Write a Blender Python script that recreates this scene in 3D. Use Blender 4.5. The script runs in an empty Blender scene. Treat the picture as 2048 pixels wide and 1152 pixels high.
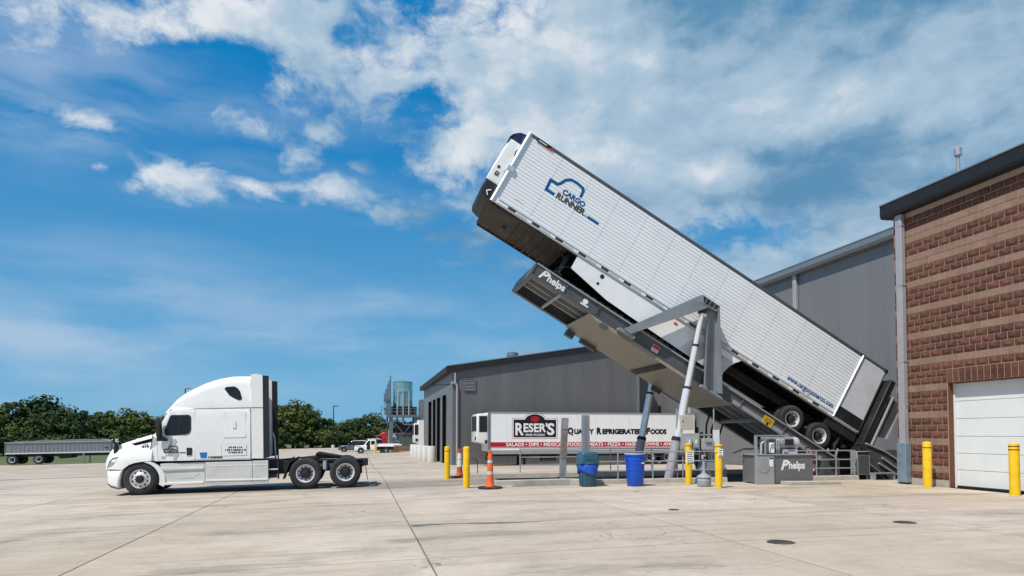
import bpy, bmesh, math, random
from mathutils import Vector, Matrix

random.seed(7)
R = math.radians
sc = bpy.context.scene
col = sc.collection

# ------------------------------------------------------------------ camera
CAMZ = 1.65
cam_d = bpy.data.cameras.new('camera')
cam = bpy.data.objects.new('camera', cam_d)
col.objects.link(cam)
cam.location = (0, 0, CAMZ)
cam.rotation_euler = (R(92.0), 0, 0)
cam_d.sensor_width = 36.0
cam_d.lens = 36.0 * 1350 / 2048
cam_d.shift_y = 245 / 2048
cam_d.clip_start = 0.1
cam_d.clip_end = 6000
sc.camera = cam
sc.render.resolution_x, sc.render.resolution_y = 1024, 576

# site frame: v runs to the right along the fronts, u runs away along the brick wall
TH = math.atan(305 / 1350)
CT, ST = math.cos(TH), math.sin(TH)
def S(v, u, z=0.0):
    return Vector((CT * v - ST * u, ST * v + CT * u, z))

# ------------------------------------------------------------------ light
SUN_EL = R(58)
sun_dir_h = (S(-0.82, -0.57) - S(0, 0)).normalized()          # horizontal direction towards the sun
sun_az = math.atan2(sun_dir_h.x, sun_dir_h.y)
to_sun = Vector((sun_dir_h.x * math.cos(SUN_EL), sun_dir_h.y * math.cos(SUN_EL), math.sin(SUN_EL)))
sun_d = bpy.data.lights.new('sun', 'SUN')
sun_d.energy = 4.4
sun_d.angle = R(0.6)
sun_d.color = (1.0, 0.945, 0.855)
sun = bpy.data.objects.new('sun', sun_d)
col.objects.link(sun)
sun.rotation_euler = (-to_sun).to_track_quat('-Z', 'Y').to_euler()
sun.location = (0, 0, 60)

sc.view_settings.view_transform = 'Standard'
sc.view_settings.look = 'None'
sc.view_settings.exposure = 0.15
sc.view_settings.gamma = 1.0
sc.view_settings.use_curve_mapping = False

sc.cycles.max_bounces = 6; sc.cycles.diffuse_bounces = 3; sc.cycles.glossy_bounces = 3; sc.cycles.transmission_bounces = 2; sc.cycles.use_denoising = True

def build_world():
    w = bpy.data.worlds.new('World')
    sc.world = w
    w.use_nodes = True
    w.cycles.sampling_method = 'NONE'
    nt = w.node_tree
    nt.nodes.clear()
    N, L = nt.nodes.new, nt.links.new
    def math_(op, a, b=None, c=None, clamp=False):
        n = N('ShaderNodeMath'); n.operation = op; n.use_clamp = clamp
        for i, q in enumerate((a, b, c)):
            if q is None: continue
            if isinstance(q, (int, float)): n.inputs[i].default_value = q
            else: L(q, n.inputs[i])
        return n.outputs[0]
    def vmath(op, a, b=None):
        n = N('ShaderNodeVectorMath'); n.operation = op
        for i, q in enumerate((a, b)):
            if q is None: continue
            if isinstance(q, tuple): n.inputs[i].default_value = q
            else: L(q, n.inputs[i])
        return n.outputs['Value'] if op == 'LENGTH' else n.outputs[0]
    def noise(vec, scale, detail=8, rough=0.55, dist=0.0, out='Fac'):
        n = N('ShaderNodeTexNoise'); L(vec, n.inputs['Vector'])
        n.inputs['Scale'].default_value = scale; n.inputs['Detail'].default_value = detail
        n.inputs['Roughness'].default_value = rough; n.inputs['Distortion'].default_value = dist
        return n.outputs[out]
    def smooth(x, a, b):
        n = N('ShaderNodeMapRange'); n.interpolation_type = 'SMOOTHSTEP'
        L(x, n.inputs[0]); n.inputs[1].default_value = a; n.inputs[2].default_value = b
        return n.outputs[0]
    def mix(f, a, b):
        n = N('ShaderNodeMix'); n.data_type = 'RGBA'
        if isinstance(f, float): n.inputs[0].default_value = f
        else: L(f, n.inputs[0])
        for i, q in ((6, a), (7, b)):
            if isinstance(q, tuple): n.inputs[i].default_value = (*q, 1)
            else: L(q, n.inputs[i])
        return n.outputs[2]
    sky = N('ShaderNodeTexSky'); sky.sky_type = 'NISHITA'; sky.sun_disc = False
    sky.sun_elevation = SUN_EL; sky.sun_rotation = sun_az
    sky.air_density = 1.0; sky.dust_density = 0.6; sky.ozone_density = 2.0
    hs = N('ShaderNodeHueSaturation'); L(sky.outputs[0], hs.inputs['Color'])
    hs.inputs['Hue'].default_value = 0.5; hs.inputs['Saturation'].default_value = 1.45; hs.inputs['Value'].default_value = 0.95
    tc = N('ShaderNodeTexCoord')
    sp = N('ShaderNodeSeparateXYZ'); L(tc.outputs['Generated'], sp.inputs[0])
    az = math_('ARCTAN2', sp.outputs[0], sp.outputs[1])
    el = math_('ARCSINE', sp.outputs[2])
    cb = N('ShaderNodeCombineXYZ'); L(az, cb.inputs[0]); L(el, cb.inputs[1])
    p = cb.outputs[0]
    wn = noise(p, 5.0, 6, 0.6, out='Color')
    warp = vmath('MULTIPLY', vmath('SUBTRACT', wn, (0.5, 0.5, 0.5)), (0.11, 0.08, 0))
    q = vmath('ADD', p, warp)
    def ang(x, y):
        X = (x - 1024) / 1350
        return math.atan(X), math.atan((868 - y) / 1350 / math.hypot(1, X))
    def blob(x, y, rx, ry, wgt, src=None):
        a, e = ang(x, y)
        n = N('ShaderNodeVectorMath'); n.operation = 'MULTIPLY_ADD'; L(src or q, n.inputs[0])
        sx, sy = 1350 / rx * 0.87, 1350 / ry * 0.87
        n.inputs[1].default_value = (sx, sy, 0); n.inputs[2].default_value = (-a * sx, -e * sy, 0)
        return math_('MULTIPLY_ADD', vmath('LENGTH', n.outputs[0]), -wgt * 0.92, wgt * 1.18)
    def add_all(bl, op='MAXIMUM'):
        t = 0.0
        for b in bl: t = math_(op, blob(*b), t)
        return t
    cum = add_all([
        (600, 50, 360, 120, 0.95), (230, 0, 300, 80, 0.74), (60, 50, 140, 50, 0.42), (760, 150, 180, 80, 0.85), (1020, 150, 260, 200, 1.1),
        (930, 290, 170, 80, 0.9), (860, 200, 130, 60, 0.62), (1350, 200, 520, 420, 1.25), (1800, 250, 600, 420, 1.2), (1700, 560, 560, 190, 0.95),
        (1300, 420, 420, 160, 1.0), (370, 362, 130, 56, 0.82), (500, 380, 110, 34, 0.62), (205, 345, 34, 22, 0.6), (265, 378, 60, 26, 0.6),
        (150, 228, 80, 34, 0.70), (50, 195, 80, 30, 0.55), (590, 305, 70, 52, 0.72), (635, 240, 70, 42, 0.74), (580, 205, 80, 30, 0.62), (545, 150, 130, 60, 0.72), (500, 245, 110, 36, 0.55), (680, 385, 150, 46, 0.80),
        (800, 425, 130, 46, 0.80), (930, 470, 150, 46, 0.74), (715, 325, 60, 26, 0.58), (900, 400, 130, 50, 0.6), (1080, 700, 150, 34, 0.62), (1250, 520, 300, 60, 0.8),
        (1000, -250, 1500, 200, 0.8)])
    aniso = vmath('MULTIPLY', q, (1, 1.55, 1))
    n1 = noise(aniso, 10.0, 7, 0.56)
    n2 = noise(aniso, 30.0, 6, 0.62)
    body = math_('ADD', math_('MULTIPLY', n1, 0.85), math_('MULTIPLY', n2, 0.62))
    holes = add_all([(1480, 455, 170, 45, 0.55), (1170, 470, 140, 40, 0.5), (880, 215, 100, 34, 0.18), (720, 40, 40, 60, 0.22), (450, 110, 120, 40, 0.4), (1960, 420, 120, 40, 0.4)])
    dens = math_('SUBTRACT', math_('ADD', cum, math_('MULTIPLY_ADD', body, 1.2, -0.92)), holes)
    alpha = smooth(dens, 0.36, 0.86)
    # thin high streaks low on the left
    sv = vmath('MULTIPLY', vmath('ADD', p, vmath('MULTIPLY', warp, (0.6, 0.6, 0))), (1, 4.2, 1))
    st = noise(sv, 3.4, 5, 0.52)
    cir = add_all([(120, 640, 520, 120, 1.0), (560, 680, 480, 60, 0.9), (140, 225, 150, 60, 1.5), (20, 190, 120, 60, 1.0), (330, 170, 380, 45, 0.7), (80, 90, 260, 90, 0.8), (760, 620, 300, 50, 0.7), (480, 370, 300, 50, 0.6)])
    ca = math_('MULTIPLY', math_('MULTIPLY', smooth(st, 0.34, 0.68), cir), 0.62)
    # the bank on the right: bright tops and grey-blue undersides
    gn = noise(vmath('MULTIPLY', q, (1, 2.0, 1)), 5.5, 6, 0.55)
    bank = blob(1900, 230, 1000, 700, 1.0)
    tops = add_all([(960, 60, 330, 230, 1.0), (1120, 290, 260, 150, 0.9), (930, 300, 200, 90, 1.0), (1480, 190, 170, 55, 0.85), (1400, 330, 100, 36, 0.95), (1660, 205, 150, 45, 0.7),
                    (1270, 220, 240, 130, 0.55), (1720, 530, 420, 90, 0.70), (1350, 520, 200, 50, 0.6), (1290, 90, 200, 100, 0.5), (1960, 40, 220, 60, 0.45), (1560, 440, 260, 40, 0.55), (1800, 330, 160, 40, 0.35), (1900, 200, 140, 50, 0.35)])
    relief = math_('SUBTRACT', n1, noise(vmath('ADD', aniso, (-0.022, 0.03, 0)), 10.0, 7, 0.56))
    ll = math_('MAXIMUM', tops, math_('SUBTRACT', 1.0, smooth(bank, 0.05, 0.5)))
    ll = math_('ADD', math_('ADD', ll, math_('MULTIPLY_ADD', gn, 2.2, -1.24)), math_('MULTIPLY', relief, 0.9))
    cc = mix(smooth(ll, -0.35, 0.5), (1.0, 2.5, 4.1), (3.6, 4.9, 6.1))
    cc = mix(smooth(ll, 0.38, 1.15), cc, (7.1, 7.4, 7.7))
    hz = smooth(el, 0.50, -0.03)
    air = mix(hz, (0.05, 1.95, 4.9), (1.45, 3.95, 6.3))
    base = mix(0.9, hs.outputs[0], air)
    base = mix(ca, base, (4.6, 5.6, 6.9))
    fin = mix(math_('MULTIPLY', alpha, 0.96), base, cc)
    # the half of the sky behind the photographer: the same broken cloud without its own layout
    hz2 = smooth(sp.outputs[2], 0.47, -0.03)
    air2 = mix(hz2, (0.05, 1.95, 4.9), (1.45, 3.95, 6.3))
    back = mix(smooth(noise(tc.outputs['Generated'], 4.0, 3, 0.55), 0.45, 0.62), mix(0.9, hs.outputs[0], air2), (5.6, 6.3, 7.1))
    bg = N('ShaderNodeBackground'); bg.inputs['Strength'].default_value = 0.1
    L(fin, bg.inputs['Color'])
    bg2 = N('ShaderNodeBackground'); bg2.inputs['Strength'].default_value = 0.1
    L(back, bg2.inputs['Color'])
    ms = N('ShaderNodeMixShader'); L(smooth(sp.outputs[1], 0.25, -0.05), ms.inputs[0]); L(bg.outputs[0], ms.inputs[1]); L(bg2.outputs[0], ms.inputs[2])
    out = N('ShaderNodeOutputWorld'); L(ms.outputs[0], out.inputs[0])
build_world()

# ------------------------------------------------------------------ materials
MATS = {}
def mat(name, c, r=0.55, metal=0.0, var=0.08, scale=2.5, bump=0.0, bscale=60.0, dirt=None, dscale=1.2, damt=0.0, rand=0.0, coat=0.0, streak=None, emit=None, alpha=None, trans=0.0, ior=1.45):
    """procedural material: base colour with noise variation, optional dirt layer, per-object tone, fine bump"""
    if name in MATS: return MATS[name]
    m = bpy.data.materials.new(name); m.use_nodes = True
    nt = m.node_tree; N, L = nt.nodes.new, nt.links.new
    b = nt.nodes['Principled BSDF']
    tc = N('ShaderNodeTexCoord')
    src = tc.outputs['Object']
    mp = N('ShaderNodeMapping'); L(src, mp.inputs[0])
    if streak: mp.inputs['Scale'].default_value = streak
    n = N('ShaderNodeTexNoise'); L(mp.outputs[0], n.inputs['Vector'])
    n.inputs['Scale'].default_value = scale; n.inputs['Detail'].default_value = 6; n.inputs['Roughness'].default_value = 0.6
    mr = N('ShaderNodeMapRange'); L(n.outputs['Fac'], mr.inputs[0])
    mr.inputs[1].default_value = 0.25; mr.inputs[2].default_value = 0.75
    mr.inputs[3].default_value = 1 - var; mr.inputs[4].default_value = 1 + var
    fac = mr.outputs[0]
    if rand:
        oi = N('ShaderNodeObjectInfo')
        r2 = N('ShaderNodeMapRange'); L(oi.outputs['Random'], r2.inputs[0])
        r2.inputs[3].default_value = 1 - rand; r2.inputs[4].default_value = 1 + rand
        mm = N('ShaderNodeMath'); mm.operation = 'MULTIPLY'; L(fac, mm.inputs[0]); L(r2.outputs[0], mm.inputs[1]); fac = mm.outputs[0]
    vm = N('ShaderNodeVectorMath'); vm.operation = 'SCALE'; vm.inputs[0].default_value = c; L(fac, vm.inputs['Scale'])
    cout = vm.outputs[0]
    if dirt:
        n2 = N('ShaderNodeTexNoise'); L(mp.outputs[0], n2.inputs['Vector'])
        n2.inputs['Scale'].default_value = dscale; n2.inputs['Detail'].default_value = 8; n2.inputs['Roughness'].default_value = 0.65
        m2 = N('ShaderNodeMapRange'); m2.interpolation_type = 'SMOOTHSTEP'; L(n2.outputs['Fac'], m2.inputs[0])
        m2.inputs[1].default_value = 0.45; m2.inputs[2].default_value = 0.75; m2.inputs[4].default_value = damt
        mx = N('ShaderNodeMix'); mx.data_type = 'RGBA'; L(m2.outputs[0], mx.inputs[0]); L(cout, mx.inputs[6]); mx.inputs[7].default_value = (*dirt, 1)
        cout = mx.outputs[2]
    L(cout, b.inputs['Base Color'])
    rr = N('ShaderNodeMapRange'); L(n.outputs['Fac'], rr.inputs[0]); rr.inputs[3].default_value = max(0.02, r - 0.08); rr.inputs[4].default_value = min(1, r + 0.08)
    L(rr.outputs[0], b.inputs['Roughness'])
    b.inputs['Metallic'].default_value = metal
    b.inputs['Coat Weight'].default_value = coat
    b.inputs['Transmission Weight'].default_value = trans
    b.inputs['IOR'].default_value = ior
    if bump:
        nb = N('ShaderNodeTexNoise'); L(src, nb.inputs['Vector']); nb.inputs['Scale'].default_value = bscale; nb.inputs['Detail'].default_value = 4
        bp = N('ShaderNodeBump'); bp.inputs['Strength'].default_value = bump; bp.inputs['Distance'].default_value = 0.02
        L(nb.outputs['Fac'], bp.inputs['Height']); L(bp.outputs[0], b.inputs['Normal'])
    if emit:
        b.inputs['Emission Color'].default_value = (*emit, 1); b.inputs['Emission Strength'].default_value = 1
    MATS[name] = m
    return m

WHITE = mat('white_paint', (0.80, 0.80, 0.78), 0.28, var=0.03, coat=0.4, dirt=(0.45, 0.42, 0.37), damt=0.10)
WHITE2 = mat('white_fibreglass', (0.82, 0.83, 0.83), 0.4, var=0.04, dirt=(0.5, 0.47, 0.42), damt=0.15)
GREYSKIRT = mat('grey_white_fairing', (0.62, 0.62, 0.58), 0.38, var=0.06, dirt=(0.33, 0.31, 0.26), damt=0.35, dscale=1.6)
ALU = mat('trailer_alloy', (0.80, 0.82, 0.84), 0.42, metal=0.0, var=0.05, scale=1.3, streak=(0.3, 1, 1), dirt=(0.55, 0.54, 0.52), damt=0.25)
ALUBAR = mat('polished_bar', (0.78, 0.79, 0.80), 0.28, metal=0.6, var=0.05)
REARP = mat('rear_panel', (0.62, 0.64, 0.68), 0.45, metal=0.0, var=0.06, dirt=(0.36, 0.35, 0.34), damt=0.25)
CHROME = mat('chrome_rod', (0.84, 0.83, 0.82), 0.18, metal=0.42, var=0.02)
WHEELALU = mat('wheel_alloy', (0.78, 0.78, 0.78), 0.28, metal=0.30, var=0.06, dirt=(0.3, 0.28, 0.25), damt=0.3)
RUBBER = mat('tyre_rubber', (0.022, 0.022, 0.024), 0.8, var=0.2, dirt=(0.09, 0.085, 0.075), damt=0.5, bump=0.2)
BLACK = mat('black_plastic', (0.014, 0.015, 0.017), 0.45, var=0.15, dirt=(0.06, 0.06, 0.055), damt=0.3)
CHASSIS = mat('chassis_black', (0.016, 0.016, 0.017), 0.65, var=0.25, dirt=(0.055, 0.05, 0.045), damt=0.5)
MATTE = mat('matte_black', (0.006, 0.006, 0.007), 0.95, var=0.2)
MATTE.node_tree.nodes['Principled BSDF'].inputs['Specular IOR Level'].default_value = 0.08
UNDER = mat('trailer_underside', (0.045, 0.034, 0.026), 0.7, var=0.35, scale=1.2, dirt=(0.14, 0.11, 0.085), damt=0.6)
GLASS = mat('dark_glass', (0.010, 0.013, 0.014), 0.08, var=0.3)
DGREY = mat('dumper_grey', (0.095, 0.097, 0.105), 0.42, metal=0.15, var=0.12, dirt=(0.07, 0.065, 0.06), damt=0.4)
DGREYL = mat('dumper_grey_light', (0.33, 0.34, 0.35), 0.45, metal=0.15, var=0.1, dirt=(0.16, 0.15, 0.13), damt=0.35)
TANKG = mat('power_unit_grey', (0.150, 0.152, 0.158), 0.45, metal=0.1, var=0.1, dirt=(0.09, 0.085, 0.08), damt=0.4)
PAN = mat('dumper_belly_plate', (0.30, 0.268, 0.215), 0.5, metal=0.1, var=0.1, scale=0.8, dirt=(0.2, 0.17, 0.13), damt=0.4)
STEELG = mat('frame_grey_paint', (0.26, 0.29, 0.31), 0.42, metal=0.2, var=0.1, dirt=(0.12, 0.11, 0.1), damt=0.25)
GALV = mat('galvanised_steel', (0.42, 0.43, 0.44), 0.42, metal=0.55, var=0.14, scale=6, dirt=(0.26, 0.24, 0.22), damt=0.3)
GUARD = mat('galvanised_guard', (0.28, 0.36, 0.44), 0.4, metal=0.5, var=0.2, scale=4, dirt=(0.2, 0.19, 0.18), damt=0.4)
SPOUT = mat('downspout_grey', (0.36, 0.35, 0.38), 0.45, metal=0.1, var=0.06, dirt=(0.2, 0.19, 0.19), damt=0.25)
YELLOW = mat('yellow_paint', (0.80, 0.50, 0.008), 0.38, var=0.08, dirt=(0.36, 0.24, 0.06), damt=0.5, dscale=4, bump=0.05)
ORANGE = mat('cone_orange', (0.80, 0.13, 0.03), 0.45, var=0.1, dirt=(0.25, 0.1, 0.06), damt=0.3, dscale=6)
ORANGED = mat('cone_faded_red', (0.52, 0.08, 0.03), 0.5, var=0.15, dirt=(0.2, 0.1, 0.07), damt=0.4, dscale=6)
REFL = mat('cone_band', (0.68, 0.70, 0.66), 0.35, var=0.1, dirt=(0.4, 0.36, 0.3), damt=0.4, dscale=9)
REFLG = mat('cone_band_green', (0.42, 0.60, 0.55), 0.35, var=0.1, dirt=(0.4, 0.4, 0.34), damt=0.3, dscale=9)
BLUE = mat('blue_plastic', (0.004, 0.075, 0.50), 0.38, var=0.08, dirt=(0.05, 0.07, 0.2), damt=0.2)
BAGBLUE = mat('blue_bag', (0.015, 0.09, 0.50), 0.22, var=0.25, scale=9, bump=0.9, bscale=14)
TEAL = mat('green_plastic', (0.030, 0.095, 0.140), 0.42, var=0.12, dirt=(0.06, 0.09, 0.09), damt=0.3)
ASHG = mat('ash_grey_plastic', (0.30, 0.32, 0.34), 0.5, var=0.08, dirt=(0.2, 0.19, 0.17), damt=0.3)
CONC = mat('concrete_kerb', (0.40, 0.37, 0.32), 0.9, var=0.18, scale=3, bump=0.35, bscale=45, dirt=(0.2, 0.18, 0.15), damt=0.5)
CONCG = mat('concrete_wall_grey', (0.20, 0.20, 0.19), 0.9, var=0.18, scale=2, bump=0.3, bscale=40, dirt=(0.1, 0.1, 0.09), damt=0.4)
CONCW = mat('white_concrete', (0.55, 0.54, 0.51), 0.8, var=0.1, dirt=(0.3, 0.28, 0.25), damt=0.4)
RUST = mat('rusty_steel', (0.22, 0.17, 0.15), 0.75, var=0.4, scale=9, dirt=(0.30, 0.28, 0.27), dscale=7, damt=0.9, bump=0.4)
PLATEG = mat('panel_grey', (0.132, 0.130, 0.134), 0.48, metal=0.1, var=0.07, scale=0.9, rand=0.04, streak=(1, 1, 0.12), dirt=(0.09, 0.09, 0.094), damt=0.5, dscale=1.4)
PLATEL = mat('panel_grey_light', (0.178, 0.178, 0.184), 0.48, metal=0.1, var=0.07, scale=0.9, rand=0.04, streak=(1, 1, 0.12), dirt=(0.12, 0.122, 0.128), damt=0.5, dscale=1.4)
TRIMD = mat('fascia_dark', (0.010, 0.011, 0.014), 0.6, metal=0.0, var=0.15)
TRIMG = mat('eave_grey', (0.20, 0.22, 0.24), 0.4, metal=0.3, var=0.06)
MORTAR = mat('mortar', (0.40, 0.285, 0.22), 0.95, var=0.12, scale=5, bump=0.2)
BRICKD = mat('split_block_dark', (0.112, 0.043, 0.027), 0.9, var=0.25, scale=12, bump=0.6, bscale=55, rand=0.34, dirt=(0.21, 0.11, 0.075), dscale=7, damt=0.5)
BRICKP = mat('smooth_block_pale', (0.255, 0.162, 0.116), 0.85, var=0.12, scale=9, bump=0.25, bscale=60, rand=0.10)
DOORW = mat('door_white', (0.72, 0.75, 0.74), 0.42, var=0.03, dirt=(0.5, 0.5, 0.46), damt=0.2)
RED = mat('red_paint', (0.45, 0.012, 0.015), 0.35, var=0.08, coat=0.3)
STRIPE = mat('red_vinyl', (0.42, 0.008, 0.020), 0.4, var=0.06)
INKBLUE = mat('print_blue', (0.006, 0.085, 0.27), 0.4, var=0.04)
INKDARK = mat('print_charcoal', (0.055, 0.05, 0.045), 0.45, var=0.04)
INKBLK = mat('print_black', (0.008, 0.009, 0.016), 0.45, var=0.05)
INKWHITE = mat('print_white', (0.80, 0.80, 0.80), 0.45, var=0.03)
INKGREY = mat('print_grey', (0.44, 0.45, 0.46), 0.45, var=0.05)
DECBLUE = mat('decal_blue', (0.01, 0.17, 0.50), 0.4, var=0.05)
SIGNY = mat('sign_yellow', (0.62, 0.40, 0.02), 0.4, var=0.1, scale=14)
SIGNR = mat('sign_red', (0.55, 0.02, 0.02), 0.4, var=0.06)
CREAM = mat('cream_box', (0.50, 0.46, 0.38), 0.5, var=0.05, dirt=(0.35, 0.31, 0.25), damt=0.25)
BOXG = mat('box_grey', (0.38, 0.39, 0.38), 0.45, var=0.08, dirt=(0.24, 0.23, 0.21), damt=0.3)
WOOD = mat('pallet_wood', (0.27, 0.16, 0.085), 0.8, var=0.3, scale=5, rand=0.3)
SUVG = mat('car_grey', (0.10, 0.115, 0.125), 0.25, metal=0.3, var=0.05, coat=0.6)
LENS = mat('headlamp', (0.35, 0.30, 0.22), 0.12, var=0.2, coat=0.5)
AMBER = mat('marker_red', (0.50, 0.04, 0.01), 0.25, var=0.05)
TOWER = mat('tower_steel', (0.17, 0.22, 0.25), 0.4, metal=0.5, var=0.2, dirt=(0.1, 0.12, 0.12), damt=0.3)
TANK = mat('tank_steel', (0.26, 0.46, 0.48), 0.25, metal=0.6, var=0.15, scale=1.5)
DUMPAL = mat('dump_body_alloy', (0.22, 0.24, 0.26), 0.42, metal=0.4, var=0.14, streak=(4, 1, 0.5), dirt=(0.25, 0.24, 0.23), damt=0.3)
TARP = mat('tarp_green', (0.16, 0.22, 0.20), 0.7, var=0.15)
BARK = mat('bark', (0.09, 0.07, 0.05), 0.9, var=0.3, scale=6, bump=0.5)
NAVY = mat('unit_navy', (0.012, 0.022, 0.075), 0.3, var=0.1, coat=0.4)
BROWNPIT = mat('maroon_bin', (0.10, 0.012, 0.016), 0.5, var=0.1)

# ------------------------------------------------------------------ mesh helpers
class MB:
    """collects primitive shapes; build() links them as one mesh object"""
    def __init__(self, M=None):
        self.v, self.f, self.m, self.mi = [], [], [], 0
        self.M = M
    def add(self, vs, fs, mi=None):
        o = len(self.v)
        self.v += [tuple((self.M @ Vector(p)) if self.M else p) for p in vs]
        for q in fs:
            self.f.append(tuple(i + o for i in q)); self.m.append(self.mi if mi is None else mi)
        return self
    def box(self, x0, x1, y0, y1, z0, z1, mi=None):
        vs = [(x, y, z) for z in (z0, z1) for y in (y0, y1) for x in (x0, x1)]
        return self.add(vs, [(0, 2, 3, 1), (4, 5, 7, 6), (0, 1, 5, 4), (2, 6, 7, 3), (0, 4, 6, 2), (1, 3, 7, 5)], mi)
    def prism(self, pts, y0, y1, mi=None, plane='xz'):
        n = len(pts)
        def P(a, b, d): return {'xz': (a, d, b), 'xy': (a, b, d), 'yz': (d, a, b)}[plane]
        vs = [P(a, b, y0) for a, b in pts] + [P(a, b, y1) for a, b in pts]
        area = sum(pts[i][0] * pts[(i + 1) % n][1] - pts[(i + 1) % n][0] * pts[i][1] for i in range(n))
        flip = (area < 0) ^ (plane == 'xy') ^ (y1 < y0) ^ (plane == 'yz')
        fs = [tuple(range(n)), tuple(range(2 * n - 1, n - 1, -1))] + [(i, i + n, (i + 1) % n + n, (i + 1) % n) for i in range(n)]
        if flip: fs = [tuple(reversed(q)) for q in fs]
        return self.add(vs, fs, mi)
    def beam(self, p0, p1, w, h, up=(0, 0, 1), mi=None):
        p0, p1 = Vector(p0), Vector(p1)
        d = (p1 - p0).normalized()
        s = d.cross(Vector(up))
        if s.length < 1e-4: s = d.cross(Vector((0, 1, 0)))
        s.normalize(); t = s.cross(d)
        vs = []
        for p in (p0, p1):
            for a, b in ((-1, -1), (1, -1), (1, 1), (-1, 1)):
                vs.append(tuple(p + s * (a * w / 2) + t * (b * h / 2)))
        return self.add(vs, [(0, 3, 2, 1), (4, 5, 6, 7), (0, 1, 5, 4), (1, 2, 6, 5), (2, 3, 7, 6), (3, 0, 4, 7)], mi)
    def cyl(self, p0, p1, r0, r1=None, n=14, mi=None, caps=True):
        r1 = r0 if r1 is None else r1
        p0, p1 = Vector(p0), Vector(p1)
        d = (p1 - p0).normalized()
        a = Vector((0, 0, 1)) if abs(d.z) < 0.9 else Vector((1, 0, 0))
        s = d.cross(a).normalized(); t = d.cross(s)
        vs = [tuple(p + (s * math.cos(k * 2 * math.pi / n) + t * math.sin(k * 2 * math.pi / n)) * r) for p, r in ((p0, r0), (p1, r1)) for k in range(n)]
        fs = [(k, (k + 1) % n, (k + 1) % n + n, k + n) for k in range(n)]
        if caps: fs += [tuple(range(n - 1, -1, -1)), tuple(range(n, 2 * n))]
        return self.add(vs, fs, mi)
    def tube(self, pts, r, n=8, mi=None):
        for a, b in zip(pts, pts[1:]): self.cyl(a, b, r, r, n, mi)
        return self
    def lathe(self, prof, n=20, mi=None, c=(0, 0, 0), axis='z', caps=False):
        vs, m = [], len(prof)
        for k in range(n):
            a = 2 * math.pi * k / n; ca, sa = math.cos(a), math.sin(a)
            for r, z in prof:
                p = (r * ca, r * sa, z) if axis == 'z' else (r * ca, z, -r * sa) if axis == 'y' else (z, r * ca, r * sa)
                vs.append((p[0] + c[0], p[1] + c[1], p[2] + c[2]))
        fs = []
        for k in range(n):
            k2 = (k + 1) % n
            for i in range(m - 1):
                fs.append((k * m + i, k2 * m + i, k2 * m + i + 1, k * m + i + 1))
        if caps:
            fs += [tuple(k * m for k in range(n - 1, -1, -1)), tuple(k * m + m - 1 for k in range(n))]
        return self.add(vs, fs, mi)
    def puff(self, pts, y0, y1, r, seg=4, warp=None, mi=None):
        """outline in x,z extruded along y with edges rounded by r"""
        n = len(pts)
        area = sum(pts[i][0] * pts[(i + 1) % n][1] - pts[(i + 1) % n][0] * pts[i][1] for i in range(n))
        if area < 0: pts = list(reversed(pts))
        nor = []
        for i in range(n):
            a, b, c = Vector(pts[i - 1]), Vector(pts[i]), Vector(pts[(i + 1) % n])
            e1, e2 = (b - a).normalized(), (c - b).normalized()
            n1, n2 = Vector((e1.y, -e1.x)), Vector((e2.y, -e2.x))
            q = (n1 + n2)
            q = q.normalized() / max(0.5, q.normalized().dot(n1)) if q.length > 1e-6 else n1
            nor.append(q)
        rings = []
        for k in range(seg + 1):
            a = math.pi / 2 * k / seg
            rings.append((y0 + r * (1 - math.sin(a)), r * (1 - math.cos(math.pi / 2 - a)) if False else r * (1 - math.sin(math.pi / 2 - (math.pi / 2 - a)))))
        # rings run from full outline inside to inset outline at the cap; order them cap to middle
        rings = []
        for k in range(seg + 1):
            a = math.pi / 2 * k / seg                      # 0 at the cap
            rings.append((y0 + r * (1 - math.cos(a)), r * (1 - math.sin(a))))
        rings += [(y0 + y1 - y, d) for y, d in reversed(rings)]
        vs = []
        for y, d in rings:
            for p, q in zip(pts, nor):
                x, z = p[0] - q.x * d, p[1] - q.y * d
                vs.append(warp(x, y, z) if warp else (x, y, z))
        fs = [tuple(range(n))]
        for k in range(len(rings) - 1):
            for i in range(n):
                j = (i + 1) % n
                fs.append((k * n + i, (k + 1) * n + i, (k + 1) * n + j, k * n + j))
        fs.append(tuple(reversed(range((len(rings) - 1) * n, len(rings) * n))))
        return self.add(vs, fs, mi)
    def mesh(self, name, mats, smooth=38):
        me = bpy.data.meshes.new(name)
        me.from_pydata(self.v, [], self.f)
        for m in (mats if isinstance(mats, (list, tuple)) else [mats]): me.materials.append(m)
        me.polygons.foreach_set('material_index', self.m)
        me.update()
        if smooth:
            me.shade_smooth(); me.set_sharp_from_angle(angle=R(smooth))
        return me
    def build(self, name, mats, parent=None, bevel=0.0, smooth=38, loc=None, rot=None):
        return link(name, self.mesh(name, mats, smooth), parent, bevel, loc, rot)

def link(name, data, parent=None, bevel=0.0, loc=None, rot=None):
    o = bpy.data.objects.new(name, data)
    col.objects.link(o)
    if parent: o.parent = parent
    if loc is not None: o.location = loc
    if rot is not None: o.rotation_euler = rot
    if bevel:
        b = o.modifiers.new('bevel', 'BEVEL'); b.width = bevel; b.segments = 2; b.limit_method = 'ANGLE'; b.angle_limit = R(35)
    return o

def tag(o, label=None, cat=None, group=None, kind=None):
    if label: o['label'] = label
    if cat: o['category'] = cat
    if group: o['group'] = group
    if kind: o['kind'] = kind
    return o

def thing(name, label, cat, vuz, rz=0.0, group=None, tilt=0.0, roll=0.0):
    o = link(name, None)
    o.rotation_mode = 'XYZ'
    o.location = S(*vuz)
    o.rotation_euler = (roll, tilt, TH + rz)
    return tag(o, label, cat, group)

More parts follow.
